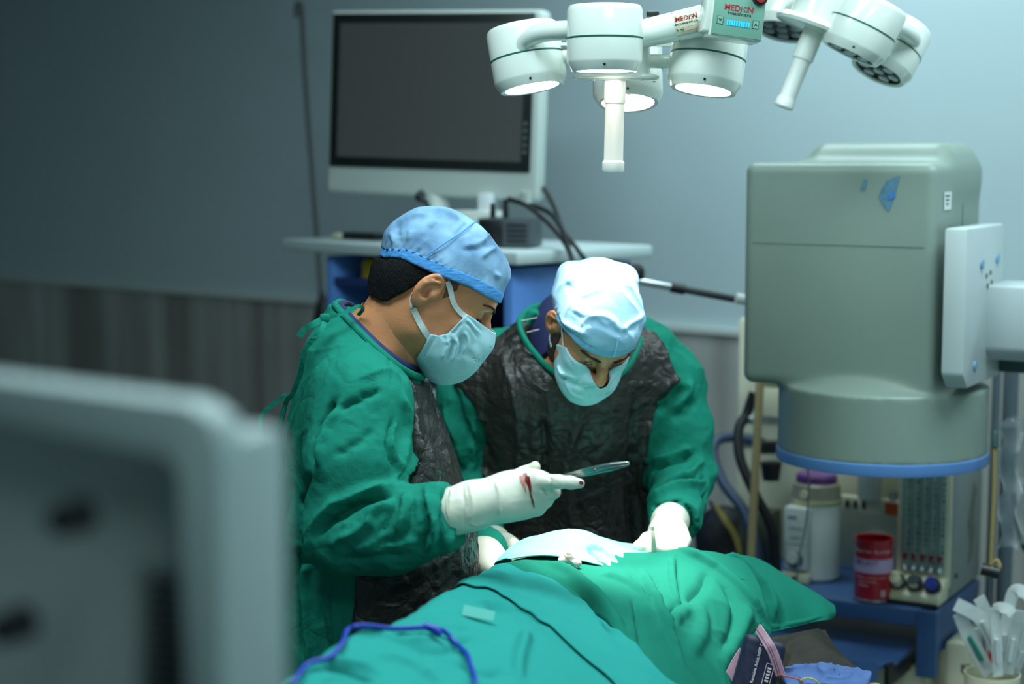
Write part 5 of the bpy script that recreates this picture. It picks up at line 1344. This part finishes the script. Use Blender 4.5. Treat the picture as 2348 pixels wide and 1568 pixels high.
def reg_hair2(p):
    q = to_local(p, F2); return np.maximum(sd_poly(q[:, 0], q[:, 2], [(-.18, -.06), (-.07, -.06), (-.045, -.05), (-.03, -.01), (-.02, .03), (.01, .05), (.026, .05), (.028, .01), (.020, -.004), (.014, .004), (.012, .06), (.0, .12), (-.2, .12)]) + .002 * vn(q, 200, 3), -(sd_ears(q) - .003))
sdf_obj('hair', shell(f2h, .002, reg_hair2, .003), F2[1] - .16, F2[1] + .16, .0026, mat('hair_greying', (70, 66, 64), .6, var=.6, vscale=160, bump=.9, bscale=300), p2)
def reg_beard2(p):
    q = to_local(p, F2); return np.maximum(sd_poly(q[:, 0], q[:, 2], [(.012, .02), (.024, .02), (.030, -.02), (.045, -.06), (.03, -.08), (.005, -.06), (.006, -.02)]) + .002 * vn(q, 220, 5), -(sd_ears(q) - .003))
for s_ in (-1, 1):
    sdf_obj('beard', shell(f2h, .002, lambda p, s_=s_: np.maximum(reg_beard2(p), -s_ * to_local(p, F2)[:, 1] + .01), .003), F2[1] - .16, F2[1] + .16, .0026, mat('beard_dark', (46, 34, 28), .8, bump=.9, bscale=400), p2, lambda v, n: .001 * vn(v, 300, 2))
# gloves of the bent person
def f_glove2(p):
    d = sd_chain(p, [w2b, P(1536, 1196, 3.14), P(1528, 1222, 3.09)], [.030, .030, .033], .02)
    d = smin(d, sd_ell(p, A(P(1532, 1232, 3.075)), (.030, .032, .032)), .02)
    fg = [((1512, 1222, 3.06), (1484, 1236, 3.03), (1466, 1252, 3.02), (1462, 1270, 3.03)), ((1520, 1236, 3.05), (1502, 1252, 3.02), (1494, 1266, 3.02), (1496, 1280, 3.03)),
          ((1532, 1242, 3.045), (1522, 1258, 3.015), (1517, 1272, 3.02), (1518, 1284, 3.03)), ((1546, 1240, 3.05), (1542, 1256, 3.02), (1540, 1270, 3.02), (1540, 1282, 3.03))]
    for k, c in enumerate(fg): d = smin(d, sd_chain(p, [P(*q) for q in c], [.0145, .0120, .0110, .0095], .006), .007)
    return smin(d, sd_chain(p, [P(1556, 1215, 3.09), P(1566, 1238, 3.06), P(1562, 1258, 3.03)], [.015, .012, .010]), .009)
gl2 = sdf_obj('glove', f_glove2, (.18, 2.98, .96), (.36, 3.22, 1.18), .0028, m_glove, p2, lambda v, n: .0012 * vn(v, 40, 6) + .001 * (crumple(v, 45, 4, 2) - .4))
def f_glove2b(p):
    d = sd_chain(p, [w2a, P(1132, 1242, 3.17), P(1148, 1254, 3.12)], [.026, .026, .027], .02)
    d = smin(d, sd_ell(p, A(P(1158, 1262, 3.10)), (.034, .036, .024)), .02)
    for k, (a, b, c) in enumerate((((1165, 1256), (1182, 1264), (1196, 1280)), ((1168, 1264), (1184, 1274), (1192, 1290)), ((1164, 1272), (1178, 1284), (1182, 1298)), ((1156, 1278), (1166, 1292), (1168, 1304)))):
        d = smin(d, sd_chain(p, [P(a[0], a[1], 3.07), P(b[0], b[1], 3.04), P(c[0], c[1], 3.02)], [.012, .0105, .009], .005), .006)
    return smin(d, sd_chain(p, [P(1150, 1246, 3.10), P(1176, 1250, 3.06), P(1190, 1262, 3.04)], [.013, .011, .009]), .008)
sdf_obj('glove', f_glove2b, (-.10, 2.98, .92), (.06, 3.26, 1.14), .0035, m_glove, p2)
t = thing('retractor', 'narrow flat steel instrument held upright in the bright gloved fist', 'surgical instrument', P(1500, 1270, 3.0))
MB().ribbon([P(1496, 1207, 3.0), P(1498, 1235, 2.995), P(1501, 1275, 3.0)], Vector((.3, -1, .2)), [.0065, .0075, .010], .0016).build('blade', mat('satin_steel', (205, 200, 178), .5, .35), t)
MB().cyl(P(1495, 1206, 3.0), P(1496, 1214, 3.0), .0035).build('tip', mat('satin_steel', (205, 200, 178)), t)

# ================================================================== PATIENT TABLE AND DRAPES
Ta = Vector((.46, .89, 0)).normalized(); Tb = Vector((.89, -.46, 0)).normalized()
Rt2 = Matrix((Tb, Ta, Vector((0, 0, 1)))).transposed()
def tt_(u, v, z): return Vector((.15, 2.25, 0)) + Tb * u + Ta * v + Vector((0, 0, z))
t = thing('operating_table', 'operating table with black mattress almost hidden under the green drapes', 'operating table', tt_(0, 0, 0))
MB().box(tt_(0, -.05, .775), (.46, 1.60, .06), Rt2, .02).build('mattress', m_rub, t)
MB().box(tt_(0, -.05, .735), (.48, 1.62, .025), Rt2, .004).build('table_top', m_grey, t)
MB().box(tt_(0, 0, .40), (.22, .30, .66), Rt2, .02).build('column', m_chrome, t)
MB().box(tt_(0, 0, .05), (.45, .95, .10), Rt2, .02).build('base', m_grey, t)
m_dr1 = mat('drape_teal', (44, 142, 134), .9, var=.07, vscale=5, bump=.22, bscale=22, weave=.2, spec=.05)
m_dr2 = mat('drape_green', (26, 108, 90), .9, var=.07, vscale=5, bump=.2, bscale=22, weave=.3, spec=.05)
NET = [
 [(560, 1640, 1.85), (640, 1740, 1.8), (720, 1850, 1.75), (790, 2000, 1.7)],
 [(700, 1540, 2.00), (750, 1610, 1.95), (800, 1720, 1.88), (860, 1880, 1.8)],
 [(800, 1470, 2.12), (860, 1530, 2.05), (910, 1630, 1.95), (960, 1800, 1.85)],
 [(900, 1438, 2.25), (965, 1490, 2.16), (1010, 1590, 2.05), (1060, 1780, 1.9)],
 [(1010, 1372, 2.45), (1080, 1430, 2.35), (1135, 1530, 2.2), (1200, 1700, 2.0)],
 [(1110, 1325, 2.65), (1185, 1380, 2.53), (1250, 1480, 2.36), (1330, 1680, 2.12)],
 [(1200, 1287, 2.88), (1280, 1330, 2.76), (1350, 1440, 2.52), (1430, 1640, 2.27)],
 [(1330, 1268, 2.98), (1390, 1302, 2.88), (1455, 1400, 2.66), (1540, 1600, 2.42)],
 [(1470, 1276, 3.00), (1515, 1308, 2.94), (1575, 1400, 2.78), (1640, 1590, 2.62)],
 [(1570, 1270, 3.02), (1612, 1305, 2.97), (1670, 1390, 2.87), (1712, 1540, 2.78)],
 [(1690, 1284, 3.05), (1728, 1325, 3.00), (1752, 1385, 2.95), (1762, 1450, 2.92)]]
def cr(a, b, c, d, t): return 0.5 * ((2 * b) + (c - a) * t + (2 * a - 5 * b + 4 * c - d) * t * t + (3 * b - a - 3 * c + d) * t ** 3)
def net_points(net, nu, nv, back=True):
    G = []
    for col in net:
        pts = [A(P(*q)) for q in col]
        if back:
            s_ = pts[0]; pts = [s_ + np.array([-.03, .10, -.26]), s_ + np.array([-.012, .035, -.05])] + pts
        G.append(pts)
    G = np.array(G)
    def samp(Gx, t):      # along axis 0
        n = Gx.shape[0]; i = min(int(t), n - 2); f = t - i
        return cr(Gx[max(i - 1, 0)], Gx[i], Gx[i + 1], Gx[min(i + 2, n - 1)], f)
    out = np.zeros((nu + 1, nv + 1, 3))
    for i in range(nu + 1):
        c = samp(G, (G.shape[0] - 1) * i / nu)
        for j in range(nv + 1): out[i, j] = samp(c, (c.shape[0] - 1) * j / nv)
    return out
FINE = net_points(NET, 520, 320)
def grid_normals(G, ref):
    n_ = np.cross(np.gradient(G, axis=0), np.gradient(G, axis=1)); n_ /= np.linalg.norm(n_, axis=2)[..., None] + 1e-12
    return -n_ if (n_[ref] @ (np.array(CAM) - G[ref])) < 0 else n_
FN = grid_normals(FINE, (260, 160))
Z4 = 2348 / 1280.
def z4(l): return [(640 + a / Z4, 1220 + b / Z4) for a, b in l]
Z5 = 2348 / 850.
def z5(l): return [(1150 + a / Z5, 1140 + b / Z5) for a, b in l]
st_drape = [(z4([(180, 570), (280, 590), (400, 636)]), .007, -.008), (z4([(190, 545), (300, 560), (420, 600)]), .009, .007), (z4([(300, 460), (400, 440), (520, 470), (640, 450)]), .010, .006),
    (z4([(620, 340), (700, 400), (820, 400)]), .012, -.005), (z4([(1040, 425), (1010, 520), (1000, 620)]), .010, .009), (z4([(850, 430), (700, 500), (560, 500)]), .012, -.006),
    (z4([(760, 560), (860, 600), (960, 590)]), .012, -.006), (z4([(420, 520), (560, 560), (640, 620)]), .012, .006), (z4([(700, 260), (800, 300), (960, 290)]), .014, .005), (z4([(860, 330), (1000, 330), (1120, 400)]), .014, -.006),
    (z4([(1100, 165), (1240, 240), (1340, 340), (1420, 470)]), .011, -.012), (z4([(1090, 140), (1240, 200), (1360, 320), (1440, 430)]), .013, .010),
    (z5([(640, 500), (800, 560), (900, 650)]), .010, .008), (z5([(830, 500), (890, 600), (930, 650)]), .009, -.012),
    (z5([(900, 480), (955, 620), (1000, 760), (1060, 900), (1140, 1060)]), .007, .010), (z5([(960, 520), (1010, 660), (1080, 860)]), .009, -.010), (z5([(820, 640), (850, 800), (880, 1000)]), .012, -.006), (z5([(790, 640), (820, 800), (850, 1000)]), .010, .005),
    (z5([(1100, 400), (1106, 560), (1135, 680)]), .006, -.009), (z5([(1080, 400), (1085, 560), (1115, 690)]), .007, .007), (z5([(1300, 480), (1250, 600), (1130, 700), (1030, 740)]), .012, -.009), (z5([(1180, 640), (1120, 740), (1010, 860)]), .012, .008),
    (z5([(1110, 345), (1250, 400), (1400, 490), (1560, 640), (1650, 760)]), .010, .009), (z5([(1400, 560), (1470, 700), (1460, 860), (1380, 1000)]), .014, -.010), (z5([(1250, 700), (1260, 850), (1180, 1000)]), .014, .007),
    (z5([(1640, 800), (1520, 940), (1400, 1120)]), .003, -.003), (z5([(1560, 700), (1500, 860), (1380, 1060)]), .012, .007)]
_v = FINE.reshape(-1, 3); _n = FN.reshape(-1, 3)
FINE = (_v + _n * (.008 * (crumple(_v, (8, 8, 8), 41, 3, .7) - .25) + strokes(_v, _n, st_drape, .8, 1.3))[:, None]).reshape(FINE.shape)
FN = grid_normals(FINE, (260, 160))
MASTER = FINE[::2, ::2]; MN = FN[::2, ::2]
mpx, mpy, mdp = project(MASTER.reshape(-1, 3)); mpx = mpx.reshape(261, 161); mpy = mpy.reshape(261, 161)
vis = (MN * (np.array(CAM) - MASTER)).sum(2) > 0
def uv_of(px, py):
    d = (mpx - px) ** 2 + (mpy - py) ** 2 + np.where(vis, 0, 1e5)
    k = np.unravel_index(np.argmin(d), d.shape); return np.array(k, float)
def bil(Mg, uv):
    if Mg is MASTER: Mg, uv = FINE, np.asarray(uv) * 2
    elif Mg is MN: Mg, uv = FN, np.asarray(uv) * 2
    u = np.clip(uv[:, 0], 0, Mg.shape[0] - 1.001); v = np.clip(uv[:, 1], 0, Mg.shape[1] - 1.001)
    i = u.astype(int); j = v.astype(int); a = (u - i)[:, None]; b = (v - j)[:, None]
    return Mg[i, j] * (1 - a) * (1 - b) + Mg[i + 1, j] * a * (1 - b) + Mg[i, j + 1] * (1 - a) * b + Mg[i + 1, j + 1] * a * b
def uvline(pts, n):
    q = [uv_of(*p) if not isinstance(p, np.ndarray) else p for p in pts]
    c = catmull([(a[0], a[1], 0) for a in q], 12)
    c = np.array([[a.x, a.y] for a in c]); s_ = np.r_[0, np.cumsum(np.linalg.norm(np.diff(c, axis=0), axis=1))]
    t = np.linspace(0, s_[-1], n); return np.stack([np.interp(t, s_, c[:, 0]), np.interp(t, s_, c[:, 1])], 1)
def UV(u, v): return np.array([u, v], float)
def sheet(name, label, top, bottom, layer, m, nu, nv, disp, thick=.0016, group=None, lft=None, rgt=None):
    a = uvline(top, nu + 1); b = uvline(bottom, nu + 1)
    t = np.linspace(0, 1, nv + 1)[None, :, None]
    uv = a[:, None, :] * (1 - t) + b[:, None, :] * t
    if lft is not None or rgt is not None:      # Coons correction with side curves
        s_ = np.linspace(0, 1, nu + 1)[:, None, None]
        L_0 = uvline(lft, nv + 1)[None] if lft is not None else (a[0] * (1 - t[0]) + b[0] * t[0])[None]
        R_0 = uvline(rgt, nv + 1)[None] if rgt is not None else (a[-1] * (1 - t[0]) + b[-1] * t[0])[None]
        uv = uv + (1 - s_) * (L_0 - (a[0] * (1 - t[0]) + b[0] * t[0])[None]) + s_ * (R_0 - (a[-1] * (1 - t[0]) + b[-1] * t[0])[None])
    f = uv.reshape(-1, 2); pos = bil(MASTER, f); nr = bil(MN, f); nr /= np.linalg.norm(nr, axis=1)[:, None]
    return cloth(name, label, pos, nr, nu, nv, layer, m, disp, thick)
def cloth(name, label, pos, nr, nu, nv, layer, m, disp, thick=.0016, par=None, cat='drape'):
    pos = pos + nr * layer
    v = pos + nr * disp(pos, nr)[:, None]
    W_ = nv + 1
    fc = [(i * W_ + j, (i + 1) * W_ + j, (i + 1) * W_ + j + 1, i * W_ + j + 1) for i in range(nu) for j in range(nv)]
    o = np_mesh(name, v, fc, m, par)
    s_ = o.modifiers.new('thickness', 'SOLIDIFY'); s_.thickness = thick; s_.offset = -1
    if par is None: tag(o, label, cat)
    return o
def flat_(v, n): return 0 * v[:, 0]
# hem polylines in the photograph (px), mapped to the surface
hem2 = [(1174, 1316), (1225, 1322), (1261, 1336), (1310, 1370), (1365, 1411), (1410, 1450), (1458, 1492), (1534, 1568)]
hem1 = [(1032, 1359), (1075, 1350), (1120, 1356), (1175, 1386), (1229, 1422), (1290, 1470), (1349, 1525), (1403, 1568)]
u_l = uv_of(1174, 1316)
# back rim in (u, v) index space, v=0 is the hidden hanging edge
bR = [UV(260, 0), UV(210, 0), UV(165, 0), UV(130, 0)]
end2 = uv_of(1534, 1568); end1 = uv_of(1403, 1568)
sheet('surgical_drape', 'wide teal drape with small wrinkles over the patient at the lower left', [UV(0, 0), UV(60, 0), UV(120, 0), UV(150, 0), UV(168, 0)], [UV(0, 160), UV(60, 160), UV(120, 160), UV(150, 160), UV(175, 160)], .0, m_dr1, 240, 190, flat_)
sheet('surgical_drape', 'smooth teal drape strip with hemmed edge lying diagonally between the other drapes', [UV(112, 0), UV(114, 25), UV(117, 40)] + hem1[1:] + [UV(end1[0] + 4, 160)], [UV(152, 0), UV(146, 25), u_l + UV(2, 0)] + hem2[1:] + [UV(end2[0] + 14, 160)], .0068, m_dr1, 180, 60, flat_, .002)
sheet('surgical_drape', 'deep green drape with soft folds sloping to the right below the lit opening', [UV(140, 0), UV(138, 25), u_l + UV(-3, 0)] + hem2[1:] + [UV(end2[0] - 3, 160)], [UV(260, 0), UV(260, 30), UV(260, 60), UV(260, 90), UV(260, 130), UV(260, 160)], .0040, m_dr2, 230, 170, flat_, .002)
def net_cloth(label, net, layer, m, disp, nu=110, nv=70, back=False, thick=.002, name='surgical_drape', cat='drape'):
    g = net_points(net, nu, nv, back); nr = np.cross(np.gradient(g, axis=0), np.gradient(g, axis=1)); nr /= np.linalg.norm(nr, axis=2)[..., None] + 1e-12
    if (nr[nu // 2, nv // 2] @ (np.array(CAM) - g[nu // 2, nv // 2])) < 0: nr = -nr
    return cloth(name, label, g.reshape(-1, 3), nr.reshape(-1, 3), nu, nv, layer, m, disp, thick, cat=cat)
m_tow = mat('towel_turquoise', (128, 214, 202), .95, bump=.5, bscale=120, weave=.5, spec=.15)
tow = [[(1150, 1310, 2.86), (1152, 1306, 2.84), (1160, 1306, 2.83), (1166, 1307, 2.82)],
       [(1190, 1280, 2.98), (1190, 1270, 2.93), (1200, 1284, 2.89), (1208, 1298, 2.85)],
       [(1245, 1275, 3.03), (1245, 1250, 2.97), (1252, 1270, 2.92), (1262, 1296, 2.86)],
       [(1318, 1262, 3.08), (1320, 1237, 3.01), (1316, 1262, 2.94), (1325, 1306, 2.87)],
       [(1378, 1275, 3.09), (1375, 1254, 3.03), (1378, 1290, 2.95), (1385, 1322, 2.88)],
       [(1430, 1285, 3.10), (1425, 1268, 3.04), (1432, 1300, 2.96), (1440, 1326, 2.90)],
       [(1490, 1290, 3.12), (1490, 1275, 3.05), (1482, 1290, 3.01), (1474, 1302, 2.97)]]
net_cloth('bright turquoise towel rumpled at the lit opening in front of the bent person', tow, .017, m_tow, lambda v, n: .006 * (crumple(v, 15, 61, 2, .6) - .4) + strokes(v, n, [([(1345, 1262), (1365, 1275), (1390, 1300), (1400, 1318)], .006, -.008), ([(1335, 1256), (1370, 1262), (1410, 1290)], .007, .007)]), name='towel', cat='towel')
wing = [[(1560, 1300, 3.10), (1565, 1272, 3.05), (1590, 1290, 2.99), (1640, 1340, 2.95), (1690, 1400, 2.93)],
        [(1640, 1300, 3.14), (1645, 1280, 3.09), (1665, 1300, 3.02), (1700, 1350, 2.98), (1730, 1420, 2.94)],
        [(1700, 1300, 3.18), (1700, 1279, 3.12), (1722, 1312, 3.05), (1748, 1370, 2.99), (1757, 1450, 2.94)],
        [(1745, 1310, 3.2), (1748, 1292, 3.14), (1772, 1330, 3.06), (1792, 1380, 3.01), (1800, 1444, 2.97)],
        [(1800, 1345, 3.2), (1806, 1328, 3.14), (1826, 1352, 3.08), (1842, 1392, 3.04), (1850, 1432, 3.01)],
        [(1860, 1385, 3.2), (1868, 1365, 3.14), (1880, 1378, 3.1), (1888, 1402, 3.06), (1890, 1424, 3.04)],
        [(1895, 1405, 3.2), (1908, 1392, 3.15), (1911, 1398, 3.12), (1910, 1408, 3.1), (1904, 1415, 3.09)]]
net_cloth('green drape corner jutting out to the right over the anaesthesia desk', wing, .004, m_dr2, lambda v, n: .004 * (crumple(v, 9, 71, 2, .6) - .4) + strokes(v, n, [([(1640, 1282), (1700, 1300), (1760, 1370), (1765, 1430)], .012, .013), ([(1700, 1290), (1760, 1340), (1790, 1400), (1790, 1440)], .010, -.012), ([(1758, 1440), (1820, 1430), (1888, 1412)], .003, .003), ([(1664, 1335), (1710, 1345), (1750, 1385)], .008, .010)]), 120, 80)
# blue cord, gauze, ties on the drapes
FM = lambda px, py, off: Vector(bil(MASTER, uv_of(px, py)[None])[0] + bil(MN, uv_of(px, py)[None])[0] * off)
co = [(600, 1640), (660, 1590), (700, 1545), (760, 1512), (785, 1488), (803, 1462), (830, 1452), (900, 1457), (960, 1456), (985, 1455), (1010, 1463), (1040, 1490), (1062, 1515), (1074, 1545), (1078, 1575), (1070, 1620)]
m_cord = mat('cord_blue', (22, 50, 158), .35)
pts = [P(575, 1560, 2.2), P(610, 1590, 2.1)] + [FM(a, b, .010) for a, b in co[1:]]
t = thing('blue_cord', 'thin blue cord with a moulded joint trailing over the teal drape', 'cord', FM(990, 1460, 0))
MB().tube(pts, .0034, 10).build('cord', m_cord, t)
MB().tube([FM(965, 1452, .012), FM(985, 1460, .012), FM(1003, 1472, .011)], [.004, .0065, .004], 12).build('joint', m_cord, t)
def f_gz(p):
    c = A(FM(1306, 1304, .020))
    return smin(smin(sd_ell(p, c + np.array([-.002, 0, .002]), (.009, .010, .013)), sd_ell(p, c + np.array([-.012, 0, -.005]), (.010, .010, .007)), .006), sd_ell(p, c + np.array([.009, -.004, -.008]), (.009, .010, .010)), .006)
cg = A(FM(1306, 1304, .020))
tag(sdf_obj('gauze_ball', f_gz, cg - .05, cg + .05, .0022, mat('gauze_pink', (226, 222, 218), .9, var=1, var2=(222, 184, 172), vscale=60, bump=.6, bscale=150), None, lambda v, n: .004 * (crumple(v, 70, 3, 2, .8) - .4)), 'small pink stained gauze ball lying on the green drape edge', 'gauze')
t = tag(MB().prism([(-.022, -.006), (.022, -.010), (.024, .004), (-.020, .010)], frame(FM(1090, 1422, .012), (1, 0, -.1), (0, .6, .8)), .0008).build('paper_strip', mat('strip_pale', (90, 178, 166), .7), None, False), 'small pale sticker strip on the teal drape', 'sticker')

# ================================================================== CORNER AT LOWER RIGHT
t = thing('arm_pillow', 'worn black vinyl pillow with pointed corner under the green drape corner', 'pillow', P(1840, 1560, 2.80))
m_vin = mat('worn_vinyl', (34, 32, 28), .6, spec=.15, crinkle=.2, cscale=14, var=.4, vscale=22, var2=(48, 44, 37))
pc = A(P(1842, 1515, 2.82)); pR = frame((0, 0, 0), (1, .15, .16), (-.2, 1, .1)).to_3x3(); pRn = np.array(pR)
def f_pil(p):
    q = (p - pc) @ pRn
    x = np.abs(q[:, 0]) / .062; y = np.abs(q[:, 1]) / .085
    pin = 1 + .16 * np.minimum(x, y)          # corners reach out, sides draw in
    r = np.maximum(x, y) / pin
    th = .034 * np.clip(1 - np.maximum(x, y) ** 2.2 * (1.0 - .12 * np.minimum(x, y)), 0, 1) ** .75 + .003
    return np.maximum(np.abs(q[:, 2]) - th, (r - 1) * .062) * .7
sdf_obj('pillow_body', f_pil, pc - .14, pc + .14, .0035, m_vin, t, lambda v, n: .003 * (crumple(v, 24, 7, 2, .7) - .3))
t = thing('pressure_cuff', 'navy blood pressure cuff with white lettering and a striped pink strap', 'blood pressure cuff', P(1730, 1560, 2.70))
Mc = frame(P(1738, 1540, 2.68), (.30, .25, 1), (-1, .12, .22)); Rcf = Mc.to_3x3()
def f_cuff(p):
    q = (p - np.array(Mc.translation)) @ np.array(Rcf)
    q[:, 2] = q[:, 2] + q[:, 1] ** 2 * 4
    return sd_box(q, (-.012, 0, -.012), (.066, .034, .016), .010)
mc = np.array(Mc.translation)
sdf_obj('cuff_body', f_cuff, mc - .12, mc + .12, .004, mat('cuff_navy', (24, 28, 58), .55, weave=.3), t, lambda v, n: .003 * (crumple(v, 24, 2, 2) - .4))
m_wl = mat('print_white', (235, 215, 220))
text('Reusable Adult NIBP Cuff', .0068, Mc @ Matrix.Translation((.016, .006, .0062)), m_wl, t)
fr = MB()
for (x, y, w, h) in ((.0, -.0215, .034, .0008), (.0, -.0095, .034, .0008), (-.017, -.0155, .0008, .012), (.017, -.0155, .0008, .012)): fr.box(Mc @ Vector((x, y, .0062)), (w, h, .0008), Rcf)
fr.build('logo_box', m_wl, t); text('CUFF', .006, Mc @ Matrix.Translation((0, -.0155, .0062)), m_wl, t) if False else [MB().box(Mc @ Vector((-.010 + .005 * k, -.0155, .0062)), (.003, .006, .0006), Rcf).build('logo_bar', m_wl, t) for k in range(5)]
m_pk_ = mat('strap_pink', (196, 150, 168), .8)
s1_ = MB().ribbon([P(1738, 1440, 2.72), P(1758, 1470, 2.64), P(1774, 1500, 2.625), P(1790, 1548, 2.62)], Vector((-.5, -1, .3)), .015, .0025).build('strap', m_pk_, t)
s2_ = MB().ribbon([P(1705, 1492, 2.72), P(1688, 1520, 2.71), P(1668, 1560, 2.70), P(1650, 1600, 2.70)], Vector((.2, -1, .3)), .016, .0025).build('strap', m_pk_, t)
for k in (-1, 0, 1):
    MB().tube([P(1738, 1440, 2.7185) + Vector((.003 * k, 0, 0)), P(1758, 1470, 2.6385) + Vector((.0035 * k, 0, 0)), P(1774, 1500, 2.6235) + Vector((.0035 * k, 0, 0)), P(1790, 1548, 2.6185) + Vector((.0035 * k, 0, 0))], .0006, 6).build('stripe', mat('stripe_dark', (110, 70, 92), .8), s1_)
# blue cloth, tan cushion, wires
bc = A(P(1900, 1560, 2.64))
def f_bc(p):
    q = p - bc; h = .026 * crumple(p, (16, 16, 16), 5, 2, .9) + .014 * np.clip(1 - np.hypot(q[:, 0] + .01, q[:, 1]) / .07, 0, 1)
    return np.maximum(np.abs(q[:, 2] - h + .008) - .0055, np.hypot(q[:, 0] / .068, q[:, 1] / .06) * .06 - .06 + .012 * vn(p, 25, 4)) * .7
tag(sdf_obj('crumpled_cloth', f_bc, bc - .09, bc + .09, .0032, mat('cloth_blue', (74, 100, 152), .9, weave=.5, var=.2, vscale=30), None), 'crumpled light blue cloth lying at the lower edge beside the pillow', 'cloth')
cc = A(P(1968, 1612, 2.60))
tag(sdf_obj('tan_cushion', lambda p: sd_box(p, cc, (.05, .05, .022), .018) + .002 * vn(p, 30, 2), cc - .09, cc + .09, .005, mat('cushion_tan', (150, 132, 88), .6, var=.5, vscale=30), None), 'tan padded cushion corner under the crumpled blue cloth', 'cushion')
for pts, c_, lab in (([(1788, 1546), (1810, 1552), (1835, 1560), (1845, 1580)], (196, 66, 50), 'thin red wire lying beside the navy cuff'),
                     ([(1832, 1562), (1850, 1554), (1870, 1560), (1882, 1575)], (210, 180, 40), 'thin yellow wire curving over the blue cloth'),
                     ([(1832, 1560), (1838, 1572), (1850, 1590)], (70, 160, 70), 'thin green wire beside the yellow one')):
    tag(MB().tube([P(a, b, 2.60) for a, b in pts], .0012, 8).build('lead_wire', mat('wire_%d' % c_[0], c_, .4)), lab, 'wire', 'lead wires at the lower right')
MB().box(P(1850, 1640, 2.75) + Vector((0, .02, -.02)), (.34, .26, .03), Rt2, .01).build('arm_board', m_grey, bpy.data.objects['operating_table'])
